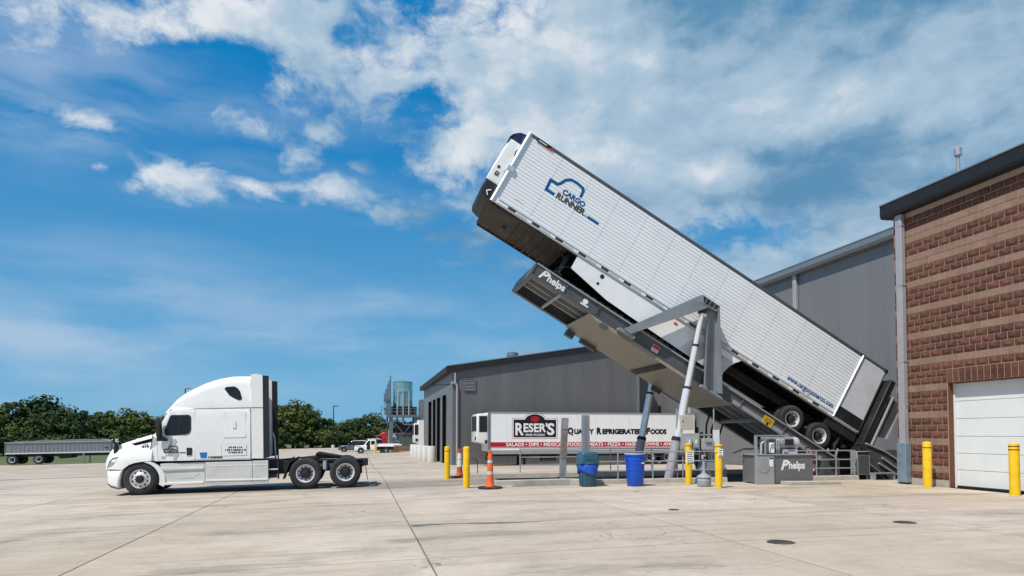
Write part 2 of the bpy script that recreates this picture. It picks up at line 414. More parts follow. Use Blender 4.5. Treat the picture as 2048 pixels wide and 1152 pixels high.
def solo(mb, name, mats, label, cat, vuz, rz=0.0, group=None, bevel=0.0, smooth=38):
    o = mb.build(name, mats, None, bevel, smooth, S(*vuz), (0, 0, TH + rz))
    return tag(o, label, cat, group)

def copy_tree(o, parent=None):
    c = o.copy(); col.objects.link(c); c.parent = parent
    for ch in o.children: copy_tree(ch, c)
    return c

def text(s, size, mtl, parent, x, y, z, width=None, bold=0.0, shear=0.0, rot=0.0, depth=0.004, name='lettering', align='LEFT', sx=1.0):
    """raised lettering in the x,z plane facing -y; x,z is the lower left corner"""
    cu = bpy.data.curves.new(name, 'FONT')
    cu.body = s; cu.size = size; cu.extrude = depth; cu.offset = bold * size; cu.shear = shear; cu.align_x = align
    cu.resolution_u = 3
    to = bpy.data.objects.new('t', cu)
    col.objects.link(to)
    me = bpy.data.meshes.new_from_object(to)
    bpy.data.objects.remove(to); bpy.data.curves.remove(cu)
    if width:
        xs = [v.co.x for v in me.vertices]
        w0 = max(xs) - min(xs)
        if w0 > 0: sx = width / w0
    cr, sr = math.cos(rot), math.sin(rot)
    for v in me.vertices:
        a, b, d = v.co
        a *= sx
        v.co = (x + a * cr - b * sr, y - d, z + a * sr + b * cr)
    me.name = name
    me.materials.clear(); me.materials.append(mtl)
    return link(name, me, parent)

# ------------------------------------------------------------------ terrain height
PROF = [(-1e4, 0), (27, 0), (45, 0.45), (52, 0.62), (105, 0.85), (250, 1.2), (9000, 1.6)]
def G(v, u):
    x = (6 - v) / 1.5
    d = 1.5 * (x if x > 30 else math.log1p(math.exp(x)))
    d = min(d, 70)
    e = 0.0
    for (a, za), (b, zb) in zip(PROF, PROF[1:]):
        if a <= u < b: e = za + (zb - za) * (u - a) / (b - a)
    return -0.02 * d - e
def frange(a, b, n): return [a + (b - a) * i / n for i in range(n + 1)]

# ================================================================== the setting
def concrete_material(name, joints=False):
    m = bpy.data.materials.new(name); m.use_nodes = True
    nt = m.node_tree; N, L = nt.nodes.new, nt.links.new
    b = nt.nodes['Principled BSDF']
    geo = N('ShaderNodeNewGeometry')
    vr = N('ShaderNodeVectorRotate'); vr.rotation_type = 'Z_AXIS'; vr.inputs['Angle'].default_value = -TH
    L(geo.outputs['Position'], vr.inputs['Vector'])
    P = vr.outputs[0]
    def noise(sv, scale, detail=6, rough=0.6, dist=0.0):
        mp = N('ShaderNodeMapping'); L(P, mp.inputs[0]); mp.inputs['Scale'].default_value = sv[0]; mp.inputs['Rotation'].default_value = (0, 0, sv[1])
        n = N('ShaderNodeTexNoise'); L(mp.outputs[0], n.inputs['Vector']); n.inputs['Scale'].default_value = scale
        n.inputs['Detail'].default_value = detail; n.inputs['Roughness'].default_value = rough; n.inputs['Distortion'].default_value = dist
        return n.outputs['Fac']
    def rng(x, a, b_, c=0.0, d=1.0, smooth=True):
        n = N('ShaderNodeMapRange'); L(x, n.inputs[0])
        if smooth: n.interpolation_type = 'SMOOTHSTEP'
        for i, q in enumerate((a, b_, c, d)): n.inputs[i + 1].default_value = q
        return n.outputs[0]
    def mul(a, b_):
        n = N('ShaderNodeMath'); n.operation = 'MULTIPLY'
        for i, q in enumerate((a, b_)):
            if isinstance(q, float): n.inputs[i].default_value = q
            else: L(q, n.inputs[i])
        return n.outputs[0]
    def mix(f, a, c):
        n = N('ShaderNodeMix'); n.data_type = 'RGBA'; L(f, n.inputs[0])
        for i, q in ((6, a), (7, c)):
            if isinstance(q, tuple): n.inputs[i].default_value = (*q, 1)
            else: L(q, n.inputs[i])
        return n.outputs[2]
    one = ((1, 1, 1), 0)
    big = noise(one, 0.16, 5, 0.55)
    mid = noise(one, 0.9, 7, 0.65)
    fine = noise(one, 14.0, 5, 0.7)
    c = mix(rng(big, 0.3, 0.7), (0.450, 0.365, 0.275), (0.570, 0.480, 0.380))
    hue = noise(one, 0.07, 3, 0.5)
    c = mix(mul(rng(hue, 0.42, 0.62), 0.5), c, (0.520, 0.435, 0.390))
    c = mix(mul(rng(mid, 0.40, 0.70), 0.55), c, (0.350, 0.285, 0.215))
    grit = noise(((1, 1, 1), 0), 5.5, 8, 0.75)
    c = mix(mul(rng(grit, 0.50, 0.72), 0.42), c, (0.27, 0.225, 0.18))
    c = mix(mul(rng(grit, 0.46, 0.30), 0.30), c, (0.60, 0.535, 0.46))
    c = mix(mul(rng(fine, 0.5, 0.8), 0.35), c, (0.25, 0.21, 0.17))
    # long tyre-dragged streaks in three directions
    for rot, sc_, off, amt in ((0.0, (0.05, 1.3, 1), 0.9, 0.45), (0.42, (0.06, 1.1, 1), 1.1, 0.50), (-0.55, (0.07, 1.4, 1), 0.8, 0.40), (0.85, (0.05, 2.4, 1), 1.2, 0.35)):
        s = noise((sc_, rot), off, 6, 0.62, 0.15)
        c = mix(mul(rng(s, 0.54, 0.74), amt), c, (0.215, 0.195, 0.172))
    # grime patch where trucks stop and turn in front of the dumper
    g = noise(((0.35, 1.0, 1), 0), 0.7, 7, 0.68, 0.4)
    c = mix(mul(rng(g, 0.52, 0.72), 0.70), c, (0.175, 0.155, 0.132))
    crk = noise(((0.22, 2.2, 1), 0.12), 1.6, 8, 0.72, 0.6)
    c = mix(mul(rng(crk, 0.60, 0.68), 0.45), c, (0.20, 0.175, 0.15))
    # hairline cracks: thin isolines of a warped noise, only in places
    iso = noise(one, 0.55, 4, 0.55, 0.3)
    ab = N('ShaderNodeMath'); ab.operation = 'SUBTRACT'; L(iso, ab.inputs[0]); ab.inputs[1].default_value = 0.5
    ab2 = N('ShaderNodeMath'); ab2.operation = 'ABSOLUTE'; L(ab.outputs[0], ab2.inputs[0])
    where = noise(one, 0.30, 2, 0.5)
    c = mix(mul(mul(rng(ab2.outputs[0], 0.0035, 0.0012), rng(where, 0.50, 0.62)), 0.75), c, (0.11, 0.095, 0.08))
    # darker noisy band along the strip leading onto the dumper
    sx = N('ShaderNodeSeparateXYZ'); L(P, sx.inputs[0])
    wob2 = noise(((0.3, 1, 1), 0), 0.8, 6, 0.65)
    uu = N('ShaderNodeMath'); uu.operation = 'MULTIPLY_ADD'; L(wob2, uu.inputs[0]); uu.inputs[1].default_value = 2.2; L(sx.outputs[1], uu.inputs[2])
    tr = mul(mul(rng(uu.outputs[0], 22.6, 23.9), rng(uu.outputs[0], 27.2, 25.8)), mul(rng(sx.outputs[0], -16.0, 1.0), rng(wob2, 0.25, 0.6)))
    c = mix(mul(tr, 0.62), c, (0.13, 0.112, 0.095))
    # oil and water marks: small spots
    vo = N('ShaderNodeTexVoronoi'); L(P, vo.inputs['Vector']); vo.inputs['Scale'].default_value = 0.34; vo.inputs['Randomness'].default_value = 1
    wob = noise(one, 3.0, 5, 0.6)
    dd = N('ShaderNodeMath'); dd.operation = 'MULTIPLY_ADD'; L(wob, dd.inputs[0]); dd.inputs[1].default_value = 0.08; L(vo.outputs['Distance'], dd.inputs[2])
    c = mix(mul(rng(dd.outputs[0], 0.088, 0.070), 0.7), c, (0.10, 0.085, 0.075))
    oi = N('ShaderNodeObjectInfo')
    tone = rng(oi.outputs['Random'], 0, 1, 0.92, 1.06, False)
    vs = N('ShaderNodeVectorMath'); vs.operation = 'SCALE'; L(c, vs.inputs[0]); L(tone, vs.inputs['Scale'])
    c = vs.outputs[0]
    if joints:
        mp = N('ShaderNodeMapping'); L(P, mp.inputs[0]); mp.inputs['Location'].default_value = (3.8, -1.0, 0)
        br = N('ShaderNodeTexBrick'); L(mp.outputs[0], br.inputs['Vector']); br.offset = 0
        br.inputs['Scale'].default_value = 1; br.inputs['Brick Width'].default_value = 4.75; br.inputs['Row Height'].default_value = 4.1
        br.inputs['Mortar Size'].default_value = 0.02; br.inputs['Mortar Smooth'].default_value = 0
        c = mix(br.outputs['Fac'], c, (0.12, 0.11, 0.10))
    L(c, b.inputs['Base Color'])
    b.inputs['Roughness'].default_value = 0.82
    b.inputs['Specular IOR Level'].default_value = 0.3
    bp = N('ShaderNodeBump'); bp.inputs['Strength'].default_value = 0.4; bp.inputs['Distance'].default_value = 0.012
    L(fine, bp.inputs['Height']); L(bp.outputs[0], b.inputs['Normal'])
    return m
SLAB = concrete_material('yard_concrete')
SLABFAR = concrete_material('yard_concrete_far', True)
FILLER = mat('joint_filler', (0.055, 0.05, 0.045), 0.9, var=0.3, scale=3, dirt=(0.16, 0.14, 0.12), damt=0.6, dscale=2)
GRASS = mat('grass_field', (0.085, 0.115, 0.035), 0.95, var=0.35, scale=0.25, dirt=(0.16, 0.15, 0.06), dscale=0.12, damt=0.6)

def sheet(us, vs_of_u, zf, skip=None):
    mb = MB(); rows = []
    for u in us:
        row = []
        for v in vs_of_u(u):
            row.append(len(mb.v)); mb.v.append(tuple(S(v, u, zf(v, u))))
        rows.append((u, vs_of_u(u), row))
    for (u0, va, a), (u1, vb, b) in zip(rows, rows[1:]):
        for i in range(len(a) - 1):
            if skip and skip((va[i] + va[i + 1] + vb[i] + vb[i + 1]) / 4, (u0 + u1) / 2): continue
            mb.f.append((a[i], a[i + 1], b[i + 1], b[i])); mb.m.append(0)
    return mb

PIT = (5.0, 20.6, 21.35, 25.95)          # v0 v1 u0 u1
# grass terrain reaching the horizon (kept low under the paved yard)
def tz(v, u):
    inside = -62 < v < 45 and -7 < u < 72
    return G(max(-3000, v), u) - (2.2 if inside else 0.12)
us = [-400, -60, -9, -8, -6] + frange(0, 70, 14) + [73, 80, 90, 100, 110, 125, 140, 160, 190, 240, 320, 500, 900, 1600, 3000]
vs = [-2600, -1200, -600, -300, -160, -110, -85, -66, -61] + frange(-55, 40, 19) + [44, 46, 55, 70, 100, 200, 500, 1200, 2600]
tag(sheet(us, lambda u: vs, tz).build('ground', GRASS, smooth=0), kind='structure')

# joint grid of the concrete yard
VJ = [-32.3, -27.55, -22.8, -18.05, -13.3, -8.55, -3.8, 0.95, 5.7, 10.45, 15.2, 17.70]
UJ = [-3.0, 1.2, 5.4, 9.6, 13.65, 17.6, 21.1, 26.1, 30.2, 34.4, 38.6, 42.8]
def skip_near(v, u): return PIT[0] < v < PIT[1] and PIT[2] < u < PIT[3]
base_v = sorted(set([-34.0, -30, -25, -20, -15, -10, -5, 0, 3, PIT[0], 8, 12, 16, 17.7, PIT[1], 24, 34]))
base_u = sorted(set([-8.0, -3, 0, 5, 10, 15, 19, PIT[2], 23.5, PIT[3], 27, 30, 35, 40, 43.2]))
yard = tag(sheet(base_u, lambda u: base_v, lambda v, u: G(v, u) - 0.035, skip_near).build('yard_pavement', FILLER, smooth=0), kind='structure')
far_u = [43.2, 46, 50, 55, 60, 68, 78.9, 79, 90, 100, 105, 115, 130, 152]
def far_v(u):
    l = -70 if u < 79 else -24 + 7 * (u - 79) / 72
    return frange(l, 34, 16)
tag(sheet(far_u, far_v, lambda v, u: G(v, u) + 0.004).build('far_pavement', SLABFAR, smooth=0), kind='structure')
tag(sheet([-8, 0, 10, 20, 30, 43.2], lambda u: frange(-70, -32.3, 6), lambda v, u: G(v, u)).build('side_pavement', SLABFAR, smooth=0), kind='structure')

def slab(v0, v1, u0, u1):
    g = 0.013
    v0 += g; v1 -= g; u0 += g; u1 -= g
    nv, nu = max(2, round((v1 - v0) / 1.2)), max(2, round((u1 - u0) / 1.4))
    mb = MB()
    top = [[0] * (nv + 1) for _ in range(nu + 1)]
    for j, u in enumerate(frange(u0, u1, nu)):
        for i, v in enumerate(frange(v0, v1, nv)):
            top[j][i] = len(mb.v); mb.v.append(tuple(S(v, u, G(v, u))))
    for j in range(nu):
        for i in range(nv):
            mb.f.append((top[j][i], top[j][i + 1], top[j + 1][i + 1], top[j + 1][i])); mb.m.append(0)
    ring = [top[0][i] for i in range(nv)] + [top[j][nv] for j in range(nu)] + [top[nu][i] for i in range(nv, 0, -1)] + [top[j][0] for j in range(nu, 0, -1)]
    low = []
    for k in ring:
        p = mb.v[k]; low.append(len(mb.v)); mb.v.append((p[0], p[1], p[2] - 0.034))
    n = len(ring)
    for k in range(n):
        mb.f.append((ring[k], low[k], low[(k + 1) % n], ring[(k + 1) % n])); mb.m.append(0)
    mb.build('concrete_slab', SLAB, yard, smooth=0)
for v0, v1 in zip(VJ, VJ[1:]):
    for u0, u1 in zip(UJ, UJ[1:]):
        if u0 == 21.1:
            if v1 <= 5.0: slab(v0, v1, u0, u1)
            elif v0 < 5.0: slab(v0, 4.98, u0, u1)
        else: slab(v0, v1, u0, u1)
slab(17.7, 20.6, 19.6, 21.1); slab(17.7, 22.9, 26.1, 30.2); slab(17.7, 22.9, 30.2, 34.4); slab(17.7, 22.9, 34.4, 42.8)

# the recessed pit of the dumper
mb = MB()
v0, v1, u0, u1 = PIT
mb.box(v0 - .2, v1 + .2, u0 - .2, u1 + .2, -1.3, -1.1)
mb.box(v0 - .2, v0, u0, u1, -1.1, -0.12); mb.box(v1, v1 + .2, u0, u1, -1.1, 0.0)
mb.box(v0 - .2, v1 + .2, u0 - .2, u0, -1.1, -0.02); mb.box(v0 - .2, v1 + .2, u1, u1 + .2, -1.1, -0.02)
o = mb.build('dump_pit', CONCG, None, smooth=0, rot=(0, 0, TH)); tag(o, kind='structure')

# kerbs round the pit
def kerb(pts, label, w=0.28, h=0.16):
    """chain of v,u points, one kerb with mitred corners"""
    mb = MB(); n = len(pts); off = []
    for i in range(n):
        d1 = (Vector(pts[i]) - Vector(pts[i - 1])).normalized() if i else None
        d2 = (Vector(pts[i + 1]) - Vector(pts[i])).normalized() if i < n - 1 else None
        d = ((d1 or d2) + (d2 or d1)).normalized()
        k = 1 / max(0.4, d.dot(d1 or d2))
        off.append(Vector((-d.y, d.x)) * k)
    ring = []
    for p, o in zip(pts, off):
        a, b = Vector(p), Vector(p) + o * w
        z = G(*p)
        for q, zz in ((a, z - 0.03), (a + o * 0.025, z + h - 0.02), (a + o * 0.05, z + h), (b, z + h), (b, z - 0.03)):
            mb.v.append((q.x, q.y, zz))
    for i in range(n - 1):
        for k in range(4):
            a = i * 5 + k
            mb.f.append((a, a + 5, a + 6, a + 1)); mb.m.append(0)
    mb.f.append((0, 1, 2, 3, 4)); mb.m.append(0)
    e = (n - 1) * 5
    mb.f.append((e + 4, e + 3, e + 2, e + 1, e)); mb.m.append(0)
    o = mb.build('kerb', CONC, None, smooth=0, rot=(0, 0, TH))
    return tag(o, label, 'kerb')
kerb([(4.35, 21.75), (6.9, 21.75), (7.45, 21.05), (12.35, 21.05)], 'low concrete kerb on the near side of the pit, running behind the two bins')
kerb([(14.9, 21.05), (17.6, 21.05)], 'short concrete kerb under the railing right of the hydraulic unit')
kerb([(4.2, 25.75), (19.2, 25.75)], 'long concrete kerb along the far side of the dumper pit')

# ------------------------------------------------------------------ brick building
def brick_building():
    t = thing('brick_building', 'brown split-block warehouse with pale bands and a white overhead door', 'building', (17.76, 0, 0))
    # local x = depth into the building, y = u
    U0, U1 = 9.0, 19.42
    D0, D1, DH = 14.86, 17.40, 3.24
    mb = MB()
    mb.box(0.008, 9, DH * 0 + U0, D0, 0, 9.05).box(0.008, 9, D1, U1, 0, 9.05).box(0.008, 9, D0, D1, DH, 9.05).box(0.5, 9, D0, D1, 0, DH)
    mb.build('wall', MORTAR, t, smooth=0)
    # coursing
    H = 0.216; BL = 0.405
    pale = {k for k in range(2, 31, 4)} | {33, 34, 37, 38}
    rng = random.Random(3)
    darks, pales = [], []
    def rock(L_, h_):
        mb = MB(); nx, nz = 5, 3
        idx = {}
        for j in range(nz + 1):
            for i in range(nx + 1):
                edge = i in (0, nx) or j in (0, nz)
                d = 0.0 if edge else -rng.uniform(0.004, 0.026)
                idx[i, j] = len(mb.v); mb.v.append((d - (0 if edge else 0.004), (i / nx) * L_ + (0 if edge else rng.uniform(-.02, .02)), (j / nz) * h_))
        for j in range(nz):
            for i in range(nx):
                a, b, c, d = idx[i, j], idx[i + 1, j], idx[i + 1, j + 1], idx[i, j + 1]
                mb.f += [(a, d, b), (b, d, c)]; mb.m += [0, 0]
        ring = [idx[i, 0] for i in range(nx)] + [idx[nx, j] for j in range(nz)] + [idx[i, nz] for i in range(nx, 0, -1)] + [idx[0, j] for j in range(nz, 0, -1)]
        low = []
        for k in ring:
            p = mb.v[k]; low.append(len(mb.v)); mb.v.append((0.03, p[1], p[2]))
        n = len(ring)
        for k in range(n):
            mb.f.append((ring[k], ring[(k + 1) % n], low[(k + 1) % n], low[k])); mb.m.append(0)
        return mb
    g = 0.011
    cache = {}
    def get(kind, L_, h_, var):
        key = (kind, round(L_, 2), round(h_, 3), var)
        if key not in cache:
            if kind == 'd': cache[key] = rock(L_ - 2 * g, h_ - 2 * g).mesh('block', BRICKD, 0)
            else:
                mb = MB(); mb.box(-0.004, 0.03, 0, L_ - 2 * g, 0, h_ - 2 * g); cache[key] = mb.mesh('block', BRICKP, 0)
        return cache[key]
    spots = []
    NC = 41
    for k in range(1, NC):
        z0, z1 = k * H, (k + 1) * H
        spans = [(U0, U1)]
        if z0 < DH + 0.3: spans = [(D1, U1), (U0, D0)]
        if DH + 0.02 > z0 and z1 > DH - 0.05 and z0 >= DH - 0.2: pass
        for a, b in spans:
            u = b
            first = True
            while u > a + 0.05:
                L_ = BL
                if first and k % 2: L_ = BL / 2
                first = False
                if u - L_ < a + 0.10: L_ = u - a
                kind = 'p' if k in pale else 'd'
                hh = H
                spots.append((u - L_, z0, kind, L_, hh, 1))
                if kind == 'p' and rng.random() < 0.0: pass
                u -= L_
    # soldier course over the door: upright blocks
    zs = DH
    spots = [s for s in spots if not (D0 - 0.001 < s[0] + s[3] / 2 < D1 + 0.0 and zs - 0.02 < s[1] + s[4] / 2 < zs + 0.43)]
    n = 12; w = (D1 - D0) / n
    for i in range(n): spots.append((D0 + i * w, zs + 0.005, 'd', w, 0.43 * 0.98, 1))
    # plain course band just above the soldiers is covered by the regular coursing
    spots = [s for s in spots if s[1] + s[4] < 9.0]
    def shows(s):
        u, z, kind, L_, h_, _ = s
        um = u + L_ / 2
        X = S(17.76, um, z)
        px = 1024 + 1350 * X.x / X.y
        return px < 2052 and not (1800 < 0)
    seen = sorted([s for s in spots if shows(s)], key=lambda s: s[0] * -1 * 0 + math.hypot(17.76, s[0]) + 0.2 * abs(s[1] - 3))
    rest = [s for s in spots if not shows(s)] + seen[296:]
    for i, s in enumerate(seen[:296]):
        me = get(s[2], s[3], s[4], i % 5)
        link('block', me, t, loc=(0, s[0] + g, s[1] + g))
    mb = MB(); mb2 = MB()
    for i, s in enumerate(rest):
        src = rock(s[3] - 2 * g, s[4] - 2 * g) if s[2] == 'd' else MB().box(-0.004, 0.03, 0, s[3] - 2 * g, 0, s[4] - 2 * g)
        mb.add([(p[0], p[1] + s[0] + g, p[2] + s[1] + g) for p in src.v], src.f, 0 if s[2] == 'd' else 1)
    tag(mb.build('block_courses', [BRICKD, BRICKP], t, smooth=0), kind='stuff')
    # reveals of the door opening, same blocks turned
    mb = MB(); mb.box(0.03, 0.30, D1 - 0.02, D1 + 0.001, 0, DH).box(0.03, 0.30, D0 - 0.001, D0 + 0.02, 0, DH).box(0.03, .3, D0, D1, DH - 0.02, DH + .001)
    mb.build('door_reveal', BRICKD, t, smooth=0)
    # footing
    MB().box(-0.03, 0.02, D1, U1, -0.05, 0.214).build('footing', CONC, t, smooth=0)
    MB().box(-0.03, 0.02, U0, D0, -0.05, 0.214).build('footing', CONC, t, smooth=0)
    # sectional door
    d = MB().box(0.295, 0.31, D0, D1, 0.05, DH).build('overhead_door', DOORW, t, smooth=0)
    zz = [0.06, 0.55, 1.06, 1.58, 2.12, 2.66, DH - 0.02]
    for a, b in zip(zz, zz[1:]):
        MB().box(0.25, 0.293, D0 + 0.03, D1 - 0.03, a + 0.006, b - 0.006).build('door_panel', DOORW, d, bevel=0.008)
    MB().box(0.22, 0.26, D0 + 0.02, D1 - 0.02, -0.01, 0.055).build('rubber_seal', BLACK, d)
    MB().box(0.20, 0.24, D1 - 0.075, D1 - 0.02, 0, DH - 0.02).build('door_track', DOORW, d); MB().box(0.20, 0.24, D0 + 0.02, D0 + 0.075, 0, DH - 0.02).build('door_track', DOORW, d)
    # fascia and roof
    f = MB(); f.prism([(-0.30, 9.02), (0.02, 9.02), (0.02, 9.48), (-0.34, 9.48), (-0.34, 9.12)], U0, U1 + 0.22, plane='xz')
    f.build('fascia', TRIMD, t, smooth=0)
    MB().prism([(-0.36, 9.47), (-0.36, 9.51), (9.2, 10.0), (9.2, 9.9)], U0, U1 + 0.25).build('roof', TRIMG, t, smooth=0)
    MB().box(0.02, 9, U1 + 0.001, U1 + 0.2, 9.02, 9.45).build('fascia', TRIMD, t, smooth=0)
    return t
bb = brick_building()

def downspout():
    t = thing('downspout', 'tall grey square downspout with a galvanised guard on the brick wall', 'downspout', (17.76, 19.02, 0))
    MB().box(-0.19, -0.035, -0.13, 0.13, 1.32, 9.0).build('pipe', SPOUT, t, bevel=0.012)
    for z in (4.05, 6.6, 8.6): MB().box(-0.196, -0.02, -0.15, 0.15, z, z + 0.035).build('strap', SPOUT, t)
    MB().tube([(-0.11, -0.13, 2.62), (-0.11, -0.24, 2.62)], 0.014, 6).build('strap_bolt', GALV, t)
    g = MB(); g.prism([(-0.235, -0.19), (-0.235, 0.19), (-0.035, 0.21), (-0.035, -0.21)], 0.06, 1.36, plane='xy'); g.build('guard', GUARD, t, bevel=0.01)
    MB().box(-0.2, -0.04, -0.16, 0.16, 0.0, 0.08).build('foot', BLACK, t)
downspout()

t = thing('roof_vent', 'slim galvanised flue pipe standing above the brick building roof', 'vent', (18.6, 17.62, 9.75))
MB().cyl((0, 0, -0.3), (0, 0, 0.95), 0.055).build('pipe', GALV, t)
MB().cyl((0, 0, 0.80), (0, 0, 1.02), 0.115, 0.115).cyl((0, 0, 1.02), (0, 0, 1.08), 0.115, 0.05).build('cap', GALV, t)
MB().cyl((0, 0, -0.3), (0, 0, 0.24), 0.135, 0.125).build('collar', GALV, t)

# ------------------------------------------------------------------ tall grey building behind the brick one
def tall_building():
    t = thing('metal_warehouse', 'tall grey metal-clad warehouse wall rising behind the tipped trailer', 'building', (23.0, 0, 0))
    Z = 10.25
    MB().box(0.04, 14, 19.6, 58, -1.2, Z).build('wall', PLATEL, t, smooth=0)
    u = 19.7
    pm = MB().box(0, 0.05, 0.0015, 0.9985, -1.0, Z - 0.1).box(-0.006, 0.0, 0.0, 0.03, -1.0, Z - 0.1).mesh('wall_panel', PLATEL, 0)
    while u < 55:
        link('wall_panel', pm, t, loc=(0, u, 0)); u += 1.0
    e = MB(); e.prism([(-0.30, Z - 0.02), (0.06, Z - 0.02), (0.06, Z + 0.40), (-0.38, Z + 0.40), (-0.38, Z + 0.12)], 19.6, 58); e.build('eave_gutter', TRIMG, t, smooth=0)
    MB().prism([(-0.40, Z + 0.39), (-0.40, Z + 0.44), (14, Z + 0.9), (14, Z + 0.7)], 19.6, 58).build('roof', TRIMG, t, smooth=0)
    for uu in (31.95, 44.0): MB().box(-0.17, -0.03, uu - 0.14, uu + 0.14, 0, Z - 0.02).build('downspout_pipe', SPOUT, t, bevel=0.01)
    return t
tall_building()

# ------------------------------------------------------------------ low grey loading building on the left
def low_building():
    c = (6.4, 47.32, -0.52)
    t = thing('loading_building', 'low dark grey loading building with sloped roof and tall dock openings', 'building', c)
    EZ = 6.62
    def top(v): return EZ + 0.162 * v
    W = 14.06
    # front (faces the camera)
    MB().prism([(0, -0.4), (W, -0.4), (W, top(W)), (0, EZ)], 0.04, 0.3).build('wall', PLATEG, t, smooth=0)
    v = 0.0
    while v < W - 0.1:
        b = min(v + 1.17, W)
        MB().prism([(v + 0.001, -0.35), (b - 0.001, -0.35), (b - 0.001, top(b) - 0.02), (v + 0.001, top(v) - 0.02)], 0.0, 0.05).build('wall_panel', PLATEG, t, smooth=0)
        v += 1.17
    # left side wall with four dock openings
    ops = [(3.45, 6.0), (7.35, 9.9), (10.7, 13.1), (14.1, 17.1)]
    OT = 5.2; L_ = 21.8
    mb = MB(); y = 0.3
    for a, b in ops:
        mb.box(0.001, 0.3, y, a, -0.4, EZ); mb.box(0.001, 0.3, a, b, OT, EZ); y = b
    mb.box(0.001, 0.3, y, L_, -0.4, EZ)
    mb.build('side_wall', PLATEL, t, smooth=0)  # lighter grey than the front: its stronger sun put into the colour
    for a, b in ops:
        d = MB().box(1.9, 2.0, a, b, -0.3, OT).build('dock_door', BLACK, t, smooth=0)
        MB().box(1.75, 1.9, a + .2, b - .2, 0.8, 4.2).build('door_panel', CHASSIS, d)
        MB().box(0.0, 0.32, b - 0.03, b + 0.002, -0.3, OT).box(0.0, 0.32, a, a + 0.03, -0.3, OT).build('dock_seal', MATTE, d, smooth=0)
        MB().box(-0.03, 0.002, a - 0.12, a, -0.4, OT + .12).box(-0.03, 0.002, b, b + 0.12, -0.4, OT + .12).box(-0.03, 0.002, a, b, OT, OT + .12).build('opening_trim', TRIMG, t, smooth=0)
    # roof edge
    f = MB(); f.prism([(-0.35, EZ - 0.10), (W, top(W) - 0.02), (W, top(W) + 0.36), (-0.35, EZ + 0.30)], -0.22, 0.0); f.build('fascia', TRIMD, t, smooth=0)
    MB().prism([(-0.42, EZ - 0.05), (-0.42, EZ + 0.36), (0.2, EZ + 0.45), (0.2, EZ - 0.02)], 0.0, L_ + 0.2).build('eave_gutter', TRIMD, t, smooth=0)
    MB().prism([(-0.44, EZ + 0.31), (W, top(W) + 0.37), (W, top(W) + 0.43), (-0.44, EZ + 0.37)], -0.24, L_ + 0.2).build('roof', TRIMG, t, smooth=0)
    # louvre
    l = MB().box(0.80, 1.60, -0.05, -0.01, 5.28, 6.08).build('louvre', BLACK, t)
    for k in range(7): MB().prism([(-0.10, 5.33 + k * 0.1), (-0.05, 5.33 + k * 0.1), (-0.05, 5.37 + k * 0.1)], 0.86, 1.54, plane='yz').build('louvre_blade', SPOUT, l, smooth=0)
    MB().box(0.78, 0.84, -0.10, -0.05, 5.26, 6.1).box(1.56, 1.62, -0.10, -0.05, 5.26, 6.1).box(.84, 1.56, -.10, -.05, 6.04, 6.1).box(.84, 1.56, -.10, -.05, 5.26, 5.31).build('frame', TRIMG, l)
    # corner downspout
    MB().tube([(0.16, -0.12, 6.5), (0.16, -0.12, 5.75), (0.30, -0.12, 5.6), (0.30, -0.12, 0.05)], 0.075, 8).build('downspout_pipe', SPOUT, t)
    MB().box(-0.15, 0.1, -0.16, -0.02, 5.72, 5.86).build('junction_box', SPOUT, t)
    MB().tube([(-0.1, 1.2, 5.75), (-1.1, 3.2, 5.85)], 0.04, 6).box(-1.35, -0.95, 3.0, 3.4, 5.8, 5.92).build('wall_lamp', BLACK, t)
    # set-back connector to the tall warehouse
    MB().box(W, W + 2.6, 2.0, 2.3, -0.5, 9.2).build('connector_wall', PLATEL, t, smooth=0)
    MB().box(W - 0.16, W + 0.02, -0.08, 0.3, -0.4, top(W) - 0.05).build('corner_trim', TRIMG, t)
low_building()
t = thing('roof_fan', 'round grey exhaust fan on the low building roof', 'vent', (11.0, 48.5, 6.95))
MB().cyl((0, 0, 0.0), (0, 0, 0.35), 0.33).build('curb', TRIMG, t)
MB().lathe([(0.0, 0.75), (0.30, 0.75), (0.42, 0.68), (0.44, 0.42), (0.36, 0.35), (0, 0.35)], 18).build('hood', TOWER, t)

